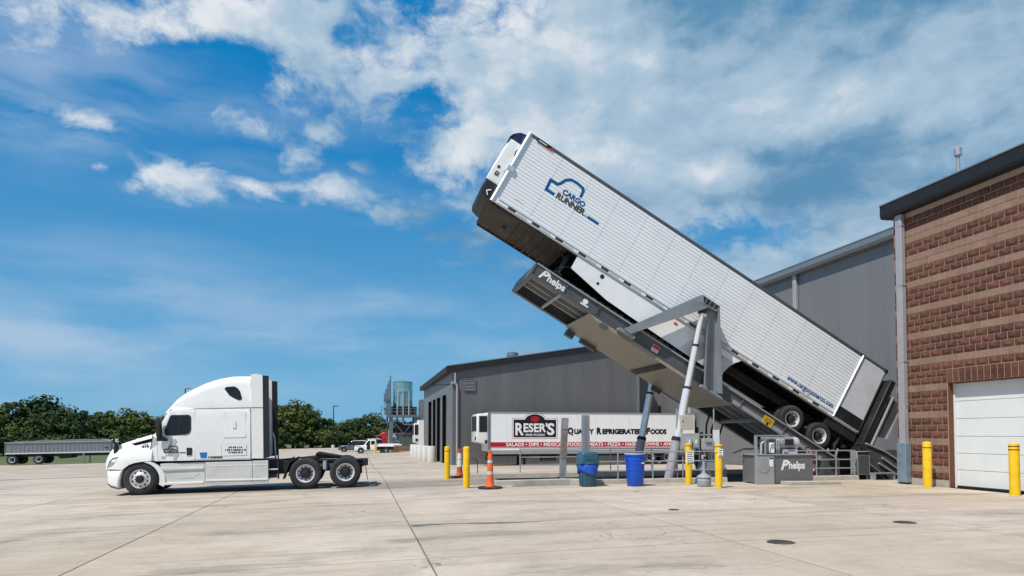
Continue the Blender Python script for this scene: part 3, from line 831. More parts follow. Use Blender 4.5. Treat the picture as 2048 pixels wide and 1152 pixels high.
# ================================================================== wheels
def wheel_tyre(r, w, y0=0.0, n=28, rim=0.29):
    """tyre around axis y, outer face at y0, depth w"""
    pr = [(rim * r / 0.5, 0.02), (r * 0.80, 0.0), (r * 0.93, 0.012), (r * 0.985, 0.035), (r, 0.06)]
    for k in range(3):
        a = 0.06 + (w - 0.12) * (k + 1) / 4
        pr += [(r, a - 0.012), (r - 0.014, a - 0.010), (r - 0.014, a + 0.010), (r, a + 0.012)]
    pr += [(r, w - 0.06), (r * 0.985, w - 0.035), (r * 0.93, w - 0.012), (r * 0.80, w), (rim * r / 0.5, w - 0.02)]
    return MB().lathe([(a, b + y0) for a, b in pr], n, axis='y')
def add_wheel(parent, x, z, r, y, inward=1, style='drive', name='wheel', dual=False):
    """wheel whose outer face lies at y; inward is the direction of the axle"""
    w = MB()
    T = wheel_tyre(r, 0.28)
    tyre = MB()
    for q in range(2 if dual else 1):
        tyre.add([(p[0] + x, y + inward * (p[1] + q * 0.32), p[2] + z) for p in T.v], [tuple(reversed(f)) if inward < 0 else f for f in T.f])
    tyre = tyre.build('tyre', RUBBER, parent, smooth=50)
    tyre.name = name
    rr = 0.575 * r
    pr = {'steer': [(rr, 0.03), (rr * 1.02, 0.015), (rr * 0.94, 0.02), (rr * 0.88, 0.06), (rr * 0.70, 0.03), (rr * 0.52, -0.015), (rr * 0.42, -0.03), (rr * 0.40, -0.035), (rr * 0.30, -0.06), (rr * 0.28, -0.085), (0, -0.09)],
          'drive': [(rr, 0.03), (rr * 1.02, 0.012), (rr * 0.93, 0.02), (rr * 0.86, 0.09), (rr * 0.80, 0.15), (rr * 0.58, 0.17), (rr * 0.50, 0.165), (rr * 0.46, 0.06), (rr * 0.40, 0.02), (rr * 0.2, 0.0), (0, 0.0)]}[style]
    m = MB(); m.lathe(pr[:6] if style == 'drive' else pr[:7], 28, axis='y', mi=0); m.lathe(pr[5:] if style == 'drive' else pr[6:], 20, axis='y', mi=1)
    hub = MB()
    for k in range(10):
        a = k * 2 * math.pi / 10
        if style == 'steer':
            hub.cyl((rr * .46 * math.cos(a), -0.03, rr * .46 * math.sin(a)), (rr * .46 * math.cos(a), -0.055, rr * .46 * math.sin(a)), 0.016, n=6)
            a += 0.31
            hub.cyl((rr * .76 * math.cos(a), 0.045, rr * .76 * math.sin(a)), (rr * .76 * math.cos(a), 0.022, rr * .76 * math.sin(a)), 0.026, n=8)
        else:
            hub.cyl((rr * .58 * math.cos(a), 0.17, rr * .58 * math.sin(a)), (rr * .58 * math.cos(a), 0.13, rr * .58 * math.sin(a)), 0.020, n=6)
            a += 0.31
            hub.cyl((rr * .72 * math.cos(a), 0.166, rr * .72 * math.sin(a)), (rr * .72 * math.cos(a), 0.150, rr * .72 * math.sin(a)), 0.028, n=8)
    def place(mbx, nm, mt, sm=40):
        q = MB(); q.v = [(p[0] + x, y + inward * p[1], p[2] + z) for p in mbx.v]; q.f = [tuple(reversed(f)) if inward < 0 else f for f in mbx.f]; q.m = mbx.m
        return q.build(nm, mt, tyre, smooth=sm)
    place(m, 'rim', [WHEELALU, BLACK if style == 'drive' else CHASSIS]); place(hub, 'hub_nuts', CHASSIS)
    return tyre

# ================================================================== tipped refrigerated trailer
def tipped_trailer():
    k = 1.0206
    t = thing('semi_trailer', 'white slatted refrigerated semi-trailer tipped steeply up on the dumper', 'trailer', (4.236, 22.3, 9.637), tilt=R(29.1))
    W = 2.55; L_ = 16.40; HT = 2.83
    MB().box(0.06, L_ - 0.01, 0.03, W - 0.03, 0.02, HT - 0.03).build('box_body', ALU, t, smooth=0)
    def slats(y, s):
        mb = MB()
        z0, z1, n = 0.235, 2.74, 20
        p = (z1 - z0) / n
        for i in range(n):
            a = z0 + i * p
            mb.prism([(y, a + 0.006), (y + s * 0.024, a + 0.016), (y + s * 0.020, a + p - 0.004), (y, a + p - 0.003)], 0.22, 15.2, plane='yz')
        return mb
    slats(0.03, -1).build('slatted_side', ALU, t, smooth=0)
    MB().box(0.23, 15.19, 0.024, 0.0295, 0.23, 2.745).box(0.23, 15.19, W - 0.0295, W - 0.024, 0.23, 2.745).build('slat_backing', REARP, t, smooth=0)
    slats(W - 0.03, 1).build('slatted_side', ALU, t, smooth=0)
    for i in range(11):      # vertical rivet seams
        x = 1.5 + i * 1.22
        MB().box(x, x + 0.006, 0.006, 0.012, 0.25, 2.73).build('panel_seam', GALV, t, smooth=0)
    for y in (0.03, W - 0.03):
        MB().cyl((0.11, y, 0.0), (0.11, y, HT - 0.01), 0.085, n=12).build('corner_post', ALUBAR, t)
        MB().box(0.16, 0.235, y - 0.03, y + 0.03, 0.02, HT - 0.03).build('corner_flange', ALU, t)
    MB().box(0.12, L_, -0.012, 0.06, HT - 0.085, HT + 0.02).box(0.12, L_, W - 0.06, W + 0.012, HT - 0.085, HT + 0.02).build('top_rail', DGREY, t, bevel=0.01)
    MB().box(0.05, L_ - 0.02, 0.06, W - 0.06, HT - 0.02, HT + 0.005).build('roof_skin', WHITE2, t, smooth=0)
    MB().box(0.16, L_ - 1.2, -0.012, 0.06, 0.02, 0.225).build('bottom_rail', ALU, t, bevel=0.012)
    MB().box(0.16, L_ - 1.2, W - 0.06, W + 0.012, 0.02, 0.225).build('bottom_rail', ALU, t, bevel=0.012)
    MB().box(0.3, L_ - 1.2, -0.026, -0.012, 0.165, 0.19).box(0.3, L_ - 1.2, -0.026, -0.012, 0.035, 0.055).build('rub_strip', GALV, t, smooth=0)
    tape = MB().box(0, 0.30, -0.018, -0.0125, 0.075, 0.15).mesh('reflective_tape', CHASSIS, 0)
    tape2 = MB().box(0, 0.42, -0.016, -0.0125, 0.07, 0.155).mesh('reflective_tape', CONCW, 0)
    for i in range(15):
        x = 0.7 + i * 0.96
        link('reflective_tape', tape, t, loc=(x, 0, 0)); link('reflective_tape', tape2, t, loc=(x + 0.33, 0, 0))
    # rear section
    MB().box(15.2, L_, -0.008, 0.03, 0.58, HT - 0.09).build('rear_side_panel', REARP, t, bevel=0.01)
    MB().box(15.2, L_, -0.006, 0.03, 0.11, 0.58).build('rear_lower_panel', BLACK, t, smooth=0)
    MB().box(15.14, L_ + 0.02, -0.02, 0.03, 0.06, 0.11).build('rear_sill', ALUBAR, t)
    MB().cyl((15.18, -0.005, 0.08), (15.26, -0.005, HT - 0.04), 0.045, n=10).build('rear_post', ALUBAR, t)
    MB().box(L_ - 0.02, L_ + 0.06, 0, W, 0.0, HT + 0.02).build('rear_frame', DGREY, t, bevel=0.01)
    for y in (0.1, 1.3): MB().box(L_ + 0.06, L_ + 0.10, y, y + 1.12, 0.15, HT - 0.12).build('rear_door', WHITE2, t)
    MB().box(L_ - 0.10, L_ + 0.10, -0.01, 0.05, HT - 0.12, HT + 0.03).build('rear_corner_cap', BLACK, t)
    # refrigeration unit
    out = [(0.02, 2.83), (-0.20, 2.78), (-0.34, 2.66), (-0.41, 2.45), (-0.44, 1.9), (-0.45, 1.2), (-0.45, 0.55), (-0.43, 0.32), (-0.34, 0.17), (-0.10, 0.09), (0.02, 0.09)]
    u = MB()
    def cut(z0, z1, d=0.0):
        pts = []
        n = len(out)
        for i in range(n):
            (xa, za), (xb, zb) = out[i], out[(i + 1) % n]
            if z0 <= za <= z1: pts.append((xa, za))
            for zc in ((z1, z0) if za > zb else (z0, z1)):
                if (za - zc) * (zb - zc) < 0:
                    f = (zc - za) / (zb - za); pts.append((xa + (xb - xa) * f, zc))
        return pts
    ub = MB().puff(cut(0.68, 2.40), 0.22, 2.33, 0.05, 3).build('reefer_unit', WHITE, t)
    MB().puff(cut(2.40, 2.9), 0.22, 2.33, 0.05, 3).build('unit_top', NAVY, ub)
    MB().puff(cut(0.0, 0.68), 0.22, 2.33, 0.05, 3).build('unit_base', BLACK, ub)
    MB().prism([(-0.446, 2.2), (-0.455, 2.42), (-0.40, 2.56), (-0.33, 2.62), (-0.41, 2.40)], 0.205, 2.34).build('unit_trim', NAVY, ub, smooth=0)
    MB().box(-0.28, -0.14, 0.20, 0.23, 0.95, 1.10).build('control_panel', BLACK, ub, bevel=0.008)
    MB().box(-0.25, -0.17, 0.195, 0.205, 0.99, 1.06).build('gauge', GALV, ub)
    MB().box(-0.31, -0.22, 0.205, 0.23, 1.22, 1.31).build('latch', BLACK, ub)
    MB().tube([(-0.02, 0.15, 1.2), (0.04, 0.05, 1.3), (0.1, 0.0, 1.33)], 0.05, 8).box(0.0, 0.24, -0.07, 0.1, 1.25, 1.42).build('hinge_bracket', ALUBAR, ub)
    MB().tube([(-0.12, 0.2, 0.18), (-0.22, 0.19, 0.30), (-0.10, 0.2, 0.40)], 0.02, 6).build('handle', ALU, ub)
    MB().tube([(0.0, 0.1, 2.1), (-0.02, 0.06, 1.95), (0.03, 0.06, 1.8)], 0.02, 6).build('hose', CHASSIS, ub)
    # underside
    MB().box(0.0, L_ - 0.1, 0.05, W - 0.05, -0.03, 0.02).build('floor', UNDER, t, smooth=0)
    MB().box(0.05, 1.25, 0.12, W - 0.12, -0.055, -0.03).cyl((0.95, W / 2, -0.05), (0.95, W / 2, -0.14), 0.05).build('coupler_plate', UNDER, t, bevel=0.01)
    MB().box(0.02, 0.10, 0.05, W - .05, -0.06, 0.03).build('nose_plate', UNDER, t)
    MB().box(0.05, 3.3, W - 0.05, W + 0.0, -0.10, 0.02).build('nose_sill', UNDER, t)
    cm = [MB().box(0, 0.055, 0.06, W - 0.06, -0.13, -0.03).mesh('cross_member', m_, 0) for m_ in (UNDER, MATTE)]
    for i in range(46): link('cross_member', cm[0 if i < 6 else 1], t, loc=(1.35 + i * 0.32, 0, 0))  # rear members in black: shade under the trailer put into the colour
    MB().box(3.2, L_ - 0.1, 0.055, W - 0.055, -0.05, -0.032).build('shade_pan', MATTE, t, smooth=0)  # added black sheet that paints in the shade beneath the rear floor
    # landing gear
    for y in (0.35, W - 0.35):
        g = MB().box(3.28, 3.42, y - 0.07, y + 0.07, -0.62, -0.03).box(3.31, 3.39, y - 0.05, y + 0.05, -0.80, -0.62).box(3.22, 3.48, y - 0.13, y + 0.13, -0.84, -0.80).build('landing_leg', CHASSIS, t)
        MB().beam((3.36, y, -0.55), (3.95, y, -0.10), 0.05, 0.05).beam((3.3, y, -0.2), (2.95, y, -0.05), 0.05, 0.05).build('brace', CHASSIS, g)
    MB().tube([(3.35, 0.3, -0.4), (3.35, W - 0.3, -0.4)], 0.03, 6).build('landing_cross_shaft', CHASSIS, t)
    # side skirts
    for y in (0.02, W - 0.05):
        ol = [(3.62, 0.0), (3.62, -0.50), (5.28, -0.80), (6.60, -0.86), (8.45, -0.92), (10.42, -0.98), (10.42, -0.76), (10.52, -0.45), (10.66, -0.22), (10.82, -0.05), (10.86, 0.0)]
        s = MB().prism(ol, y, y + 0.03).build('side_skirt', WHITE2, t, smooth=0)
        yy = y - 0.004 if y < 1 else y + 0.03
        for x, z, r in ((4.74, -0.16, 0.085), (4.72, -0.46, 0.055)): MB().cyl((x, yy, z), (x, yy + 0.004, z), r, n=14).build('access_hole', BLACK, s)
        MB().prism([(8.85, -0.22), (10.66, -0.22), (10.52, -0.45), (10.42, -0.76), (10.42, -0.97), (8.45, -0.90)], yy, yy + 0.004).build('skirt_rear_section', GREYSKIRT, s, smooth=0)
        MB().box(7.86, 8.02, yy - 0.01, yy + 0.004, -0.21, -0.13).build('marker_lamp', AMBER, s, bevel=0.01)
        MB().box(10.0, 10.14, yy - 0.008, yy, -0.30, -0.275).build('skirt_slot', BLACK, s)
    # running gear
    for y in (0.70, 1.70): MB().box(9.4, L_ - 0.3, y, y + 0.12, -0.42, -0.12).build('slider_rail', CHASSIS, t)
    for x in (13.73, 15.04):
        MB().cyl((x, 0.3, -0.85), (x, W - 0.3, -0.85), 0.07).build('axle', CHASSIS, t)
        for y, d in ((0.03, 1), (W - 0.03, -1)):
            add_wheel(t, x, -0.85, 0.515, y, d, 'drive', 'wheel', True)
        MB().cyl((x + 0.25, 0.75, -0.7), (x + 0.25, 0.75, -0.42), 0.14).cyl((x + 0.25, 1.75, -0.7), (x + 0.25, 1.75, -0.42), 0.14).build('air_bag', RUBBER, t)
    for y in (0.12, W - 0.72): MB().box(15.86, 15.90, y, y + 0.6, -1.05, -0.3).build('mud_flap', RUBBER, t)
    MB().box(15.0, L_ + 0.05, 0.05, W - 0.05, -0.34, -0.02).build('rear_subframe', CHASSIS, t)
    MB().prism([(15.4, -0.33), (16.2, -0.33), (16.35, -0.62), (16.2, -0.66)], 0.3, 0.45).box(16.18, 16.30, 0.1, W - 0.1, -0.72, -0.60).prism([(15.4, -0.33), (16.2, -0.33), (16.35, -0.62), (16.2, -0.66)], W - .45, W - .3).build('rear_guard', CHASSIS, t)
    # printed marks
    y = 0.008
    def stroke(pts, w, m, nm='emblem'):
        mb = MB(); n = len(pts)
        a, b = [], []
        for i in range(n):
            d1 = (Vector(pts[i]) - Vector(pts[i - 1])).normalized() if i else None
            d2 = (Vector(pts[i + 1]) - Vector(pts[i])).normalized() if i < n - 1 else None
            d = ((d1 or d2) + (d2 or d1)).normalized(); kk = 1 / max(0.5, d.dot(d1 or d2)); nn = Vector((-d.y, d.x)) * kk * w / 2
            a.append(Vector(pts[i]) + nn); b.append(Vector(pts[i]) - nn)
        for i in range(n - 1):
            mb.prism([tuple(a[i]), tuple(a[i + 1]), tuple(b[i + 1]), tuple(b[i])], y - 0.005, y)
        return mb.build(nm, m, t, smooth=0)
    arc = [(2.02 + 0.29 * math.cos(a) * 1.0 + 0.05, 1.86 + 0.30 * math.sin(a)) for a in [R(170 - 20 * i) for i in range(5)]]
    stroke([(1.86, 1.42), (1.52, 1.42), (1.50, 1.80), (1.78, 1.80), (1.86, 1.90), (1.96, 2.10), (2.12, 2.22), (2.35, 2.24), (2.60, 2.20), (2.68, 2.14), (2.70, 1.86)], 0.105, INKBLUE)
    stroke([(3.25, 1.40), (3.72, 1.40)], 0.10, INKBLUE)
    text('CARGO', 0.26, INKBLUE, t, 2.06, y, 1.62, width=0.92, bold=0.05)
    text('RUNNER', 0.30, INKDARK, t, 1.93, y, 1.36, width=1.18, bold=0.05)
    text('co.', 0.12, INKDARK, t, 3.10, y, 1.36, bold=0.03)
    text('www.cargorunnerco.com', 0.26, INKBLUE, t, 12.79, y, 0.34, width=2.22, bold=0.03, shear=0.12)
    MB().prism([(0.40, 2.70), (0.85, 2.70), (0.98, 2.77), (0.95, 2.83), (0.40, 2.83)], -0.022, -0.012).build('maker_plate', INKBLK, t, smooth=0)
    MB().prism([(0.86, 2.70), (1.02, 2.70), (1.10, 2.75), (0.98, 2.77)], -0.022, -0.012).build('maker_plate', SIGNR, t, smooth=0)
    MB().box(0.46, 0.80, -0.026, -0.0221, 2.75, 2.78).build('small_print', INKWHITE, t, smooth=0)
    stroke([(0.72, 0.50), (0.9, 0.52), (1.05, 0.50)], 0.02, INKGREY, 'small_print')
    MB().box(13.55, 13.72, y - 0.004, y, 0.24, 0.34).box(13.8, 13.95, y - .004, y, 0.24, .34).build('small_print', INKGREY, t, smooth=0)
    return t
tipped_trailer()

# ================================================================== hydraulic trailer dumper
def dumper():
    t = thing('trailer_dumper', 'grey hydraulic tipping platform raised on two telescopic cylinders', 'dumper', (17.2, 22.1, 0.0))
    k = 1.028
    M = Matrix.Translation((5.903 - 17.2, 0, 7.505)) @ Matrix.Rotation(R(30.1), 4, 'Y')
    Wd = 2.9; L_ = 13.55
    def B(): return MB(M)
    for y, s in ((0.0, 1), (Wd, -1)):
        a, b = sorted((y, y + s * 0.20))
        w0, w1 = sorted((y + s * 0.07, y + s * 0.10))
        g = B().box(0.0, L_, w0, w1, -0.44, -0.05).build('side_girder', DGREY, t, smooth=0)
        B().box(0.0, L_, a, b, -0.05, 0.0).build('top_flange', DGREYL, g, smooth=0)
        B().box(0.0, L_, a, b, -0.485, -0.44).build('bottom_flange', DGREY, g, smooth=0)
        for x in (1.28, 2.62, 3.9, 9.0, 11.0, 12.6):
            B().box(x, x + 0.03, min(y + s * 0.012, w0), max(y + s * .012, w0), -0.44, -0.05).build('stiffener', DGREY, g, smooth=0)
    B().prism([(0.0, 0.0), (1.30, 0.0), (1.30, -0.12), (1.52, -0.30), (1.95, -0.42), (1.95, -0.484), (0.0, -0.484)], 0.035, 0.075).build('name_plate_panel', DGREY, t, smooth=0)
    B().box(0.05, L_ - 0.05, 0.2, Wd - 0.2, -0.06, -0.005).build('deck', UNDER, t, smooth=0)
    B().box(0.0, L_, 0.2, 0.95, -0.004, 0.035).box(0.0, L_, Wd - 0.95, Wd - 0.2, -0.004, 0.035).build('tread_strip', DGREYL, t, smooth=0)
    B().box(0.0, 0.12, 0.1, Wd - 0.1, -0.48, 0.0).build('end_beam', DGREY, t)
    B().prism([(0.0, -0.485), (0.0, 0.0), (-0.05, -0.05), (-0.05, -0.44)], 0.0, Wd).build('end_cap', DGREY, t)
    for y in (0.85, 1.45, 2.05):
        for a, b in ((0.1, 2.8), (8.7, L_)): B().box(a, b, y - 0.05, y + 0.05, -0.30, -0.06).build('joist', DGREYL, t, smooth=0)
    for x in (1.22, 9.9, 11.6, 12.9): B().box(x, x + 0.10, 0.12, Wd - 0.12, -0.47, -0.36).build('cross_beam', DGREYL, t, smooth=0)
    # deep belly box between the lifting frames
    B().prism([(2.45, -0.49), (2.75, -0.62), (8.45, -0.62), (8.75, -0.49)], 0.02, Wd - 0.02).build('belly_plate', PAN, t, smooth=0)
    B().box(5.58, 5.86, 0.10, Wd - 0.10, -0.66, -0.62).build('belly_seam', UNDER, t, smooth=0)
    B().box(2.95, 3.25, -0.03, 0.10, -0.72, -0.56).build('hinge_lug', DGREY, t)
    B().box(2.55, 2.9, Wd - 0.25, Wd - 0.02, -0.85, -0.6).box(3.2, 3.9, Wd - 0.2, Wd - 0.02, -0.78, -0.6).build('far_bracket', DGREY, t)
    B().box(6.7, 7.15, Wd - 0.05, Wd, -0.80, -0.62).build('far_bracket', DGREY, t)
    # lifting frames on both sides
    for y0, y1 in ((-0.34, -0.03), (Wd + 0.03, Wd + 0.34)):
        f = B().prism([(5.62, 2.22), (6.38, 2.22), (6.38, 1.98), (5.62, 1.92)], y0, y1).build('lift_frame_head', STEELG, t, smooth=0)
        B().prism([(3.70, -0.42), (3.98, -0.46), (6.00, 1.90), (5.62, 2.22), (5.56, 2.16)], y0 + .01, y1 - .01).build('lift_frame_arm', STEELG, f, smooth=0)
        B().prism([(6.12, 1.93), (6.38, 2.22), (8.02, -0.47), (7.42, -0.60)], y0 + .16, y1 - .01).build('lift_frame_arm', STEELG, f, smooth=0)
        B().prism([(6.30, 2.22), (6.38, 2.22), (8.02, -0.47), (7.92, -0.49)], y0, y0 + .16).build('arm_flange', STEELG, f, smooth=0)
        B().prism([(6.12, 1.93), (6.18, 1.93), (7.52, -0.56), (7.42, -0.6)], y0 + .02, y0 + .16).build('arm_flange', DGREY, f, smooth=0)
        for x in (5.82, 6.0, 6.18): B().box(x, x + 0.025, y0 - 0.012, y0, 1.96, 2.20).build('gusset', GALV, f, smooth=0)
        B().prism([(5.66, 2.19), (6.33, 2.19), (6.33, 2.03), (5.8, 1.98)], y0 - 0.006, y0).build('head_recess', CHASSIS, f, smooth=0)
        B().box(5.72, 5.98, y0 + 0.02, y1 - 0.05, 1.74, 1.95).build('pin_bracket', CHASSIS, f)
        B().box(3.55, 4.2, y0 + 0.05, y1 + 0.02, -0.52, -0.44).box(7.2, 8.1, y0 + 0.05, y1 + 0.02, -0.64, -0.56).build('foot_plate', STEELG, f, smooth=0)
    # telescopic cylinders
    def cyl(y, top, bot):
        a, b = Vector((bot[0] - 17.2, y, bot[1])), Vector((top[0] - 17.2, y, top[1]))
        at = lambda f: a + (b - a) * f
        c = MB().cyl(at(0), at(0.27), 0.170, n=18).build('cylinder', SPOUT, t)
        MB().cyl(at(0.265), at(0.275), 0.19, n=18).cyl(at(0.27), at(0.285), 0.175, n=18).build('collar', CHASSIS, c)
        MB().cyl(at(0.27), at(0.56), 0.135, n=18).build('rod_stage', CHROME, c)
        MB().cyl(at(0.555), at(0.567), 0.146, n=18).build('collar', CHASSIS, c)
        MB().cyl(at(0.56), at(0.80), 0.112, n=18).build('rod_stage', CHROME, c)
        MB().cyl(at(0.795), at(0.807), 0.122, n=18).build('collar', CHASSIS, c)
        MB().cyl(at(0.80), at(0.99), 0.092, n=18).build('rod_stage', CHROME, c)
        MB().box(at(1).x - 0.13, at(1).x + 0.13, y - 0.1, y + 0.1, at(0.985).z, at(1).z + 0.12).build('rod_eye', CHASSIS, c)
    cyl(-0.20, (11.93, 6.05), (10.50, -0.25))
    cyl(Wd + 0.20, (11.95, 6.05), (10.65, -0.25))
    # lettering and notices
    for parent in (t,):
        tx = text('helps', 0.34, INKWHITE, None, 0.56, 0.034, -0.365, width=0.70, bold=0.03, rot=0.0)
        tx.parent = parent; tx.data.transform(M)
        tp = text('P', 0.46, INKWHITE, None, 0.24, 0.034, -0.39, width=0.33, bold=0.04, shear=0.35); tp.parent = parent; tp.data.transform(M)
    B().cyl((2.12, 0.060, -0.22), (2.12, 0.069, -0.22), 0.10, n=16).box(1.98, 2.30, 0.060, 0.069, -0.38, -0.32).build('round_emblem', INKWHITE, t)
    s = B().box(5.02, 5.30, 0.055, 0.068, -0.41, -0.16).build('notice', INKWHITE, t, smooth=0)
    B().box(5.03, 5.29, 0.050, 0.055, -0.29, -0.17).build('notice_header', SIGNR, s, smooth=0)
    for i in range(3): B().box(5.06, 5.26, 0.050, 0.055, -0.32 - i * 0.03, -0.31 - i * 0.03).build('notice_line', SIGNR, s, smooth=0)
    s = B().box(10.05, 10.50, 0.030, 0.044, -0.43, -0.12).build('notice', SIGNY, t, smooth=0)
    for i in range(3): B().box(10.11, 10.44, 0.026, 0.030, -0.20 - i * 0.06, -0.18 - i * 0.06).build('notice_line', INKBLK, s, smooth=0)
    B().cyl((10.28, 0.022, -0.37), (10.28, 0.030, -0.37), 0.05, n=12).build('notice_symbol', INKBLK, s)
    B().box(8.7, 12.9, 0.045, 0.069, -0.43, -0.28).build('lower_side_plate', DGREYL, t, smooth=0)
    # back stop against the trailer doors and its side wings (square to the trailer)
    Mt = Matrix.Translation((4.236 - 17.2, 0.2, 9.637)) @ Matrix.Rotation(R(29.1), 4, 'Y')
    MB(Mt).box(16.56, 16.80, -0.30, 2.9, -0.75, 2.46).build('back_stop', BLACK, t, bevel=0.02)
    w = MB(Mt).box(16.92, 17.02, -0.32, 2.9, -0.60, 1.90).build('gate_post', DGREYL, t)
    MB(Mt).box(16.90, 16.94, -0.36, -0.32, -0.60, 1.90).build('gate_edge', ALUBAR, w)
    MB(Mt).prism([(17.02, 1.82), (17.44, 1.78), (17.30, 0.32), (17.02, 0.22)], -0.30, -0.26).build('gate_wing', DGREY, t, smooth=0)
    MB(Mt).box(17.40, 17.46, -0.32, -0.26, 0.32, 1.82).build('wing_edge', ALUBAR, t)
    # hinge stand
    for a, b in ((-0.1, 0.25), (Wd - 0.25, Wd + 0.1)): MB().box(-0.35, 0.35, a, b, -1.0, 0.75).build('hinge_stand', DGREY, t)
    MB().tube([(0.0, -0.2, 0.62), (0.0, Wd + 0.2, 0.62)], 0.12, 12).build('hinge_shaft', CHASSIS, t)
    return t
dumper()

# ================================================================== white sleeper tractor
def tractor():
    t = thing('tractor_truck', 'white sleeper-cab tractor unit standing alone without a trailer', 'truck', (-8.4, 23.05, -0.288), tilt=-0.0217)
    W = 2.46
    def z_(x, z): return z + 0.05 - 0.0214 * (x - 1.77)
    def P(pts): return [(x, z_(x, z)) for x, z in pts]
    mid = W / 2
    # --- sleeper and cab shell
    def interp(tab, x):
        if x <= tab[0][0]: return tab[0][1]
        for (x0, a), (x1, b) in zip(tab, tab[1:]):
            if x <= x1: return a + (b - a) * (x - x0) / (x1 - x0)
        return tab[-1][1]
    def body(xs, zb, zt, half, rnd, ns=7, na=6, crown=0.03):
        """shell lofted along x: side wall from zb to the roof edge, rounded shoulder, crowned top"""
        mb = MB(); n = None; rows = []
        for x in xs:
            b0, t0 = zb(x), zt(x)
            r = min(rnd(x), 0.9 * (t0 - b0))
            sec = [(half(x, b0 + (t0 - r - b0) * i / ns), b0 + (t0 - r - b0) * i / ns) for i in range(ns + 1)]
            h0 = half(x, t0 - r)
            for i in range(1, na + 1):
                a_ = math.pi / 2 * i / na
                sec.append((h0 - r * (1 - math.cos(a_)) - (0.02 * i / na), t0 - r + r * math.sin(a_)))
            ye = sec[-1][0]
            sec += [(ye * 0.66, t0 + crown * 0.6), (ye * 0.33, t0 + crown * 0.9)]
            ring = [(x, mid - y, z) for y, z in sec] + [(x, mid, t0 + crown)] + [(x, mid + y, z) for y, z in reversed(sec)]
            rows.append(ring)
        n = len(rows[0])
        vs = [p for r_ in rows for p in r_]
        fs = [(k * n + i, (k + 1) * n + i, (k + 1) * n + i + 1, k * n + i + 1) for k in range(len(rows) - 1) for i in range(n - 1)]
        fs += [(k * n + n - 1, (k + 1) * n + n - 1, (k + 1) * n, k * n) for k in range(len(rows) - 1)]
        fs += [tuple(reversed(range(n))), tuple(range((len(rows) - 1) * n, len(rows) * n))]
        fs = [tuple(reversed(q)) for q in fs]
        return mb.add(vs, fs)
    def cabhalf(x, z):
        f = 1.0
        if x < 2.9: f -= 0.10 * ((2.9 - x) / 0.9) ** 1.5
        if z > 1.9: f -= 0.035 * (z - 1.9) / 0.8
        return mid * f
    def cabwarp(x, y, z): return (x, mid - cabhalf(x, z), z)
    cab_top = [(1.98, 1.12), (2.06, 1.45), (2.16, 1.86), (2.30, 2.08), (2.50, 2.44), (2.62, 2.63), (2.8, 2.68), (5.02, 2.72)]
    MB_cab = body([1.98, 2.02, 2.08, 2.14, 2.22, 2.32, 2.42, 2.52, 2.62, 2.75, 2.9, 3.3, 3.8, 4.4, 5.02], lambda x: z_(x, 1.0 + 0.012 * (x - 2)), lambda x: z_(x, interp(cab_top, x)), cabhalf, lambda x: 0.06)
    MB_cab.build('cab_shell', WHITE, t, smooth=45)
    roof_top = [(2.46, 2.56), (2.55, 2.66), (2.64, 2.76), (2.80, 2.96), (3.07, 3.18), (3.34, 3.34), (3.65, 3.50), (4.03, 3.64), (4.45, 3.73), (4.80, 3.745), (5.06, 3.745)]
    def roofhalf(x, z):
        f = 0.970
        if x < 3.6: f -= 0.16 * ((3.6 - x) / 1.15) ** 1.6
        if z > 2.75: f -= 0.10 * ((z - 2.75) / 0.9) ** 1.3
        return mid * f
    body([2.46, 2.50, 2.55, 2.64, 2.72, 2.80, 2.93, 3.07, 3.2, 3.34, 3.5, 3.65, 3.85, 4.03, 4.25, 4.45, 4.8, 5.06], lambda x: z_(x, 2.52 if x < 2.62 else 2.60 + 0.045 * (x - 2.62)), lambda x: z_(x, interp(roof_top, x)), roofhalf, lambda x: 0.05 + 0.25 * min(1, max(0, (x - 2.5) / 0.9)), crown=0.035).build('roof_fairing', WHITE, t, smooth=60)
    def roofside(x, z, d=0.0):
        return (x, mid - roofhalf(x, z) - d, z)
    # --- side extenders
    for y, s in ((0.0, 1), (W, -1)):
        a, b = sorted((y + s * 0.02, y + s * 0.06))
        e = MB().prism(P([(5.045, 1.06), (5.41, 1.06), (5.41, 3.72), (5.36, 3.77), (5.13, 3.79), (5.045, 3.76)]), a, b).build('side_extender', WHITE, t, smooth=0, bevel=0.01)
        a, b = sorted((y + s * 0.015, y + s * 0.075))
        MB().prism(P([(5.41, 1.06), (5.59, 1.10), (5.59, 3.74), (5.41, 3.75)]), a, b).build('rubber_flap', BLACK, e, smooth=0)
        a, b = sorted((y + s * 0.012, y + s * 0.02))
        MB().prism(P([(5.05, 2.70), (5.405, 2.70), (5.405, 2.715), (5.05, 2.715)]), a, b).build('seam', CHASSIS, e, smooth=0)
    MB().box(5.02, 5.06, 0.1, W - 0.1, 1.1, 3.6).build('cab_back_wall', GREYSKIRT, t)
    # --- hood with wheel arch
    hood_top = [(0.74, 1.00), (0.77, 1.14), (0.82, 1.26), (0.90, 1.37), (1.00, 1.455), (1.12, 1.52), (1.48, 1.65), (1.80, 1.76), (2.10, 1.86)]
    hood_bot = [(0.74, 0.76), (1.27, 0.74), (1.32, 0.79), (1.45, 0.89), (1.62, 0.955), (1.80, 0.985), (1.97, 1.01), (2.1, 1.02)]
    def hoodhalf(x, z):
        f = 1.0
        if x < 1.6: f -= 0.20 * ((1.6 - x) / 0.85) ** 2.2
        zt = z_(x, interp(hood_top, x))
        if z > 1.08:
            q = min(1.0, max(0.0, (z - 1.08) / max(0.08, zt - 1.08)))
            f -= (0.10 + 0.20 * max(0, (x - 0.8) / 1.3)) * q ** 1.4
        return mid * f
    def hoodwarp(x, y, z):
        h_ = hoodhalf(x, z)
        return (x, mid - h_ if y < mid else mid + h_, z)
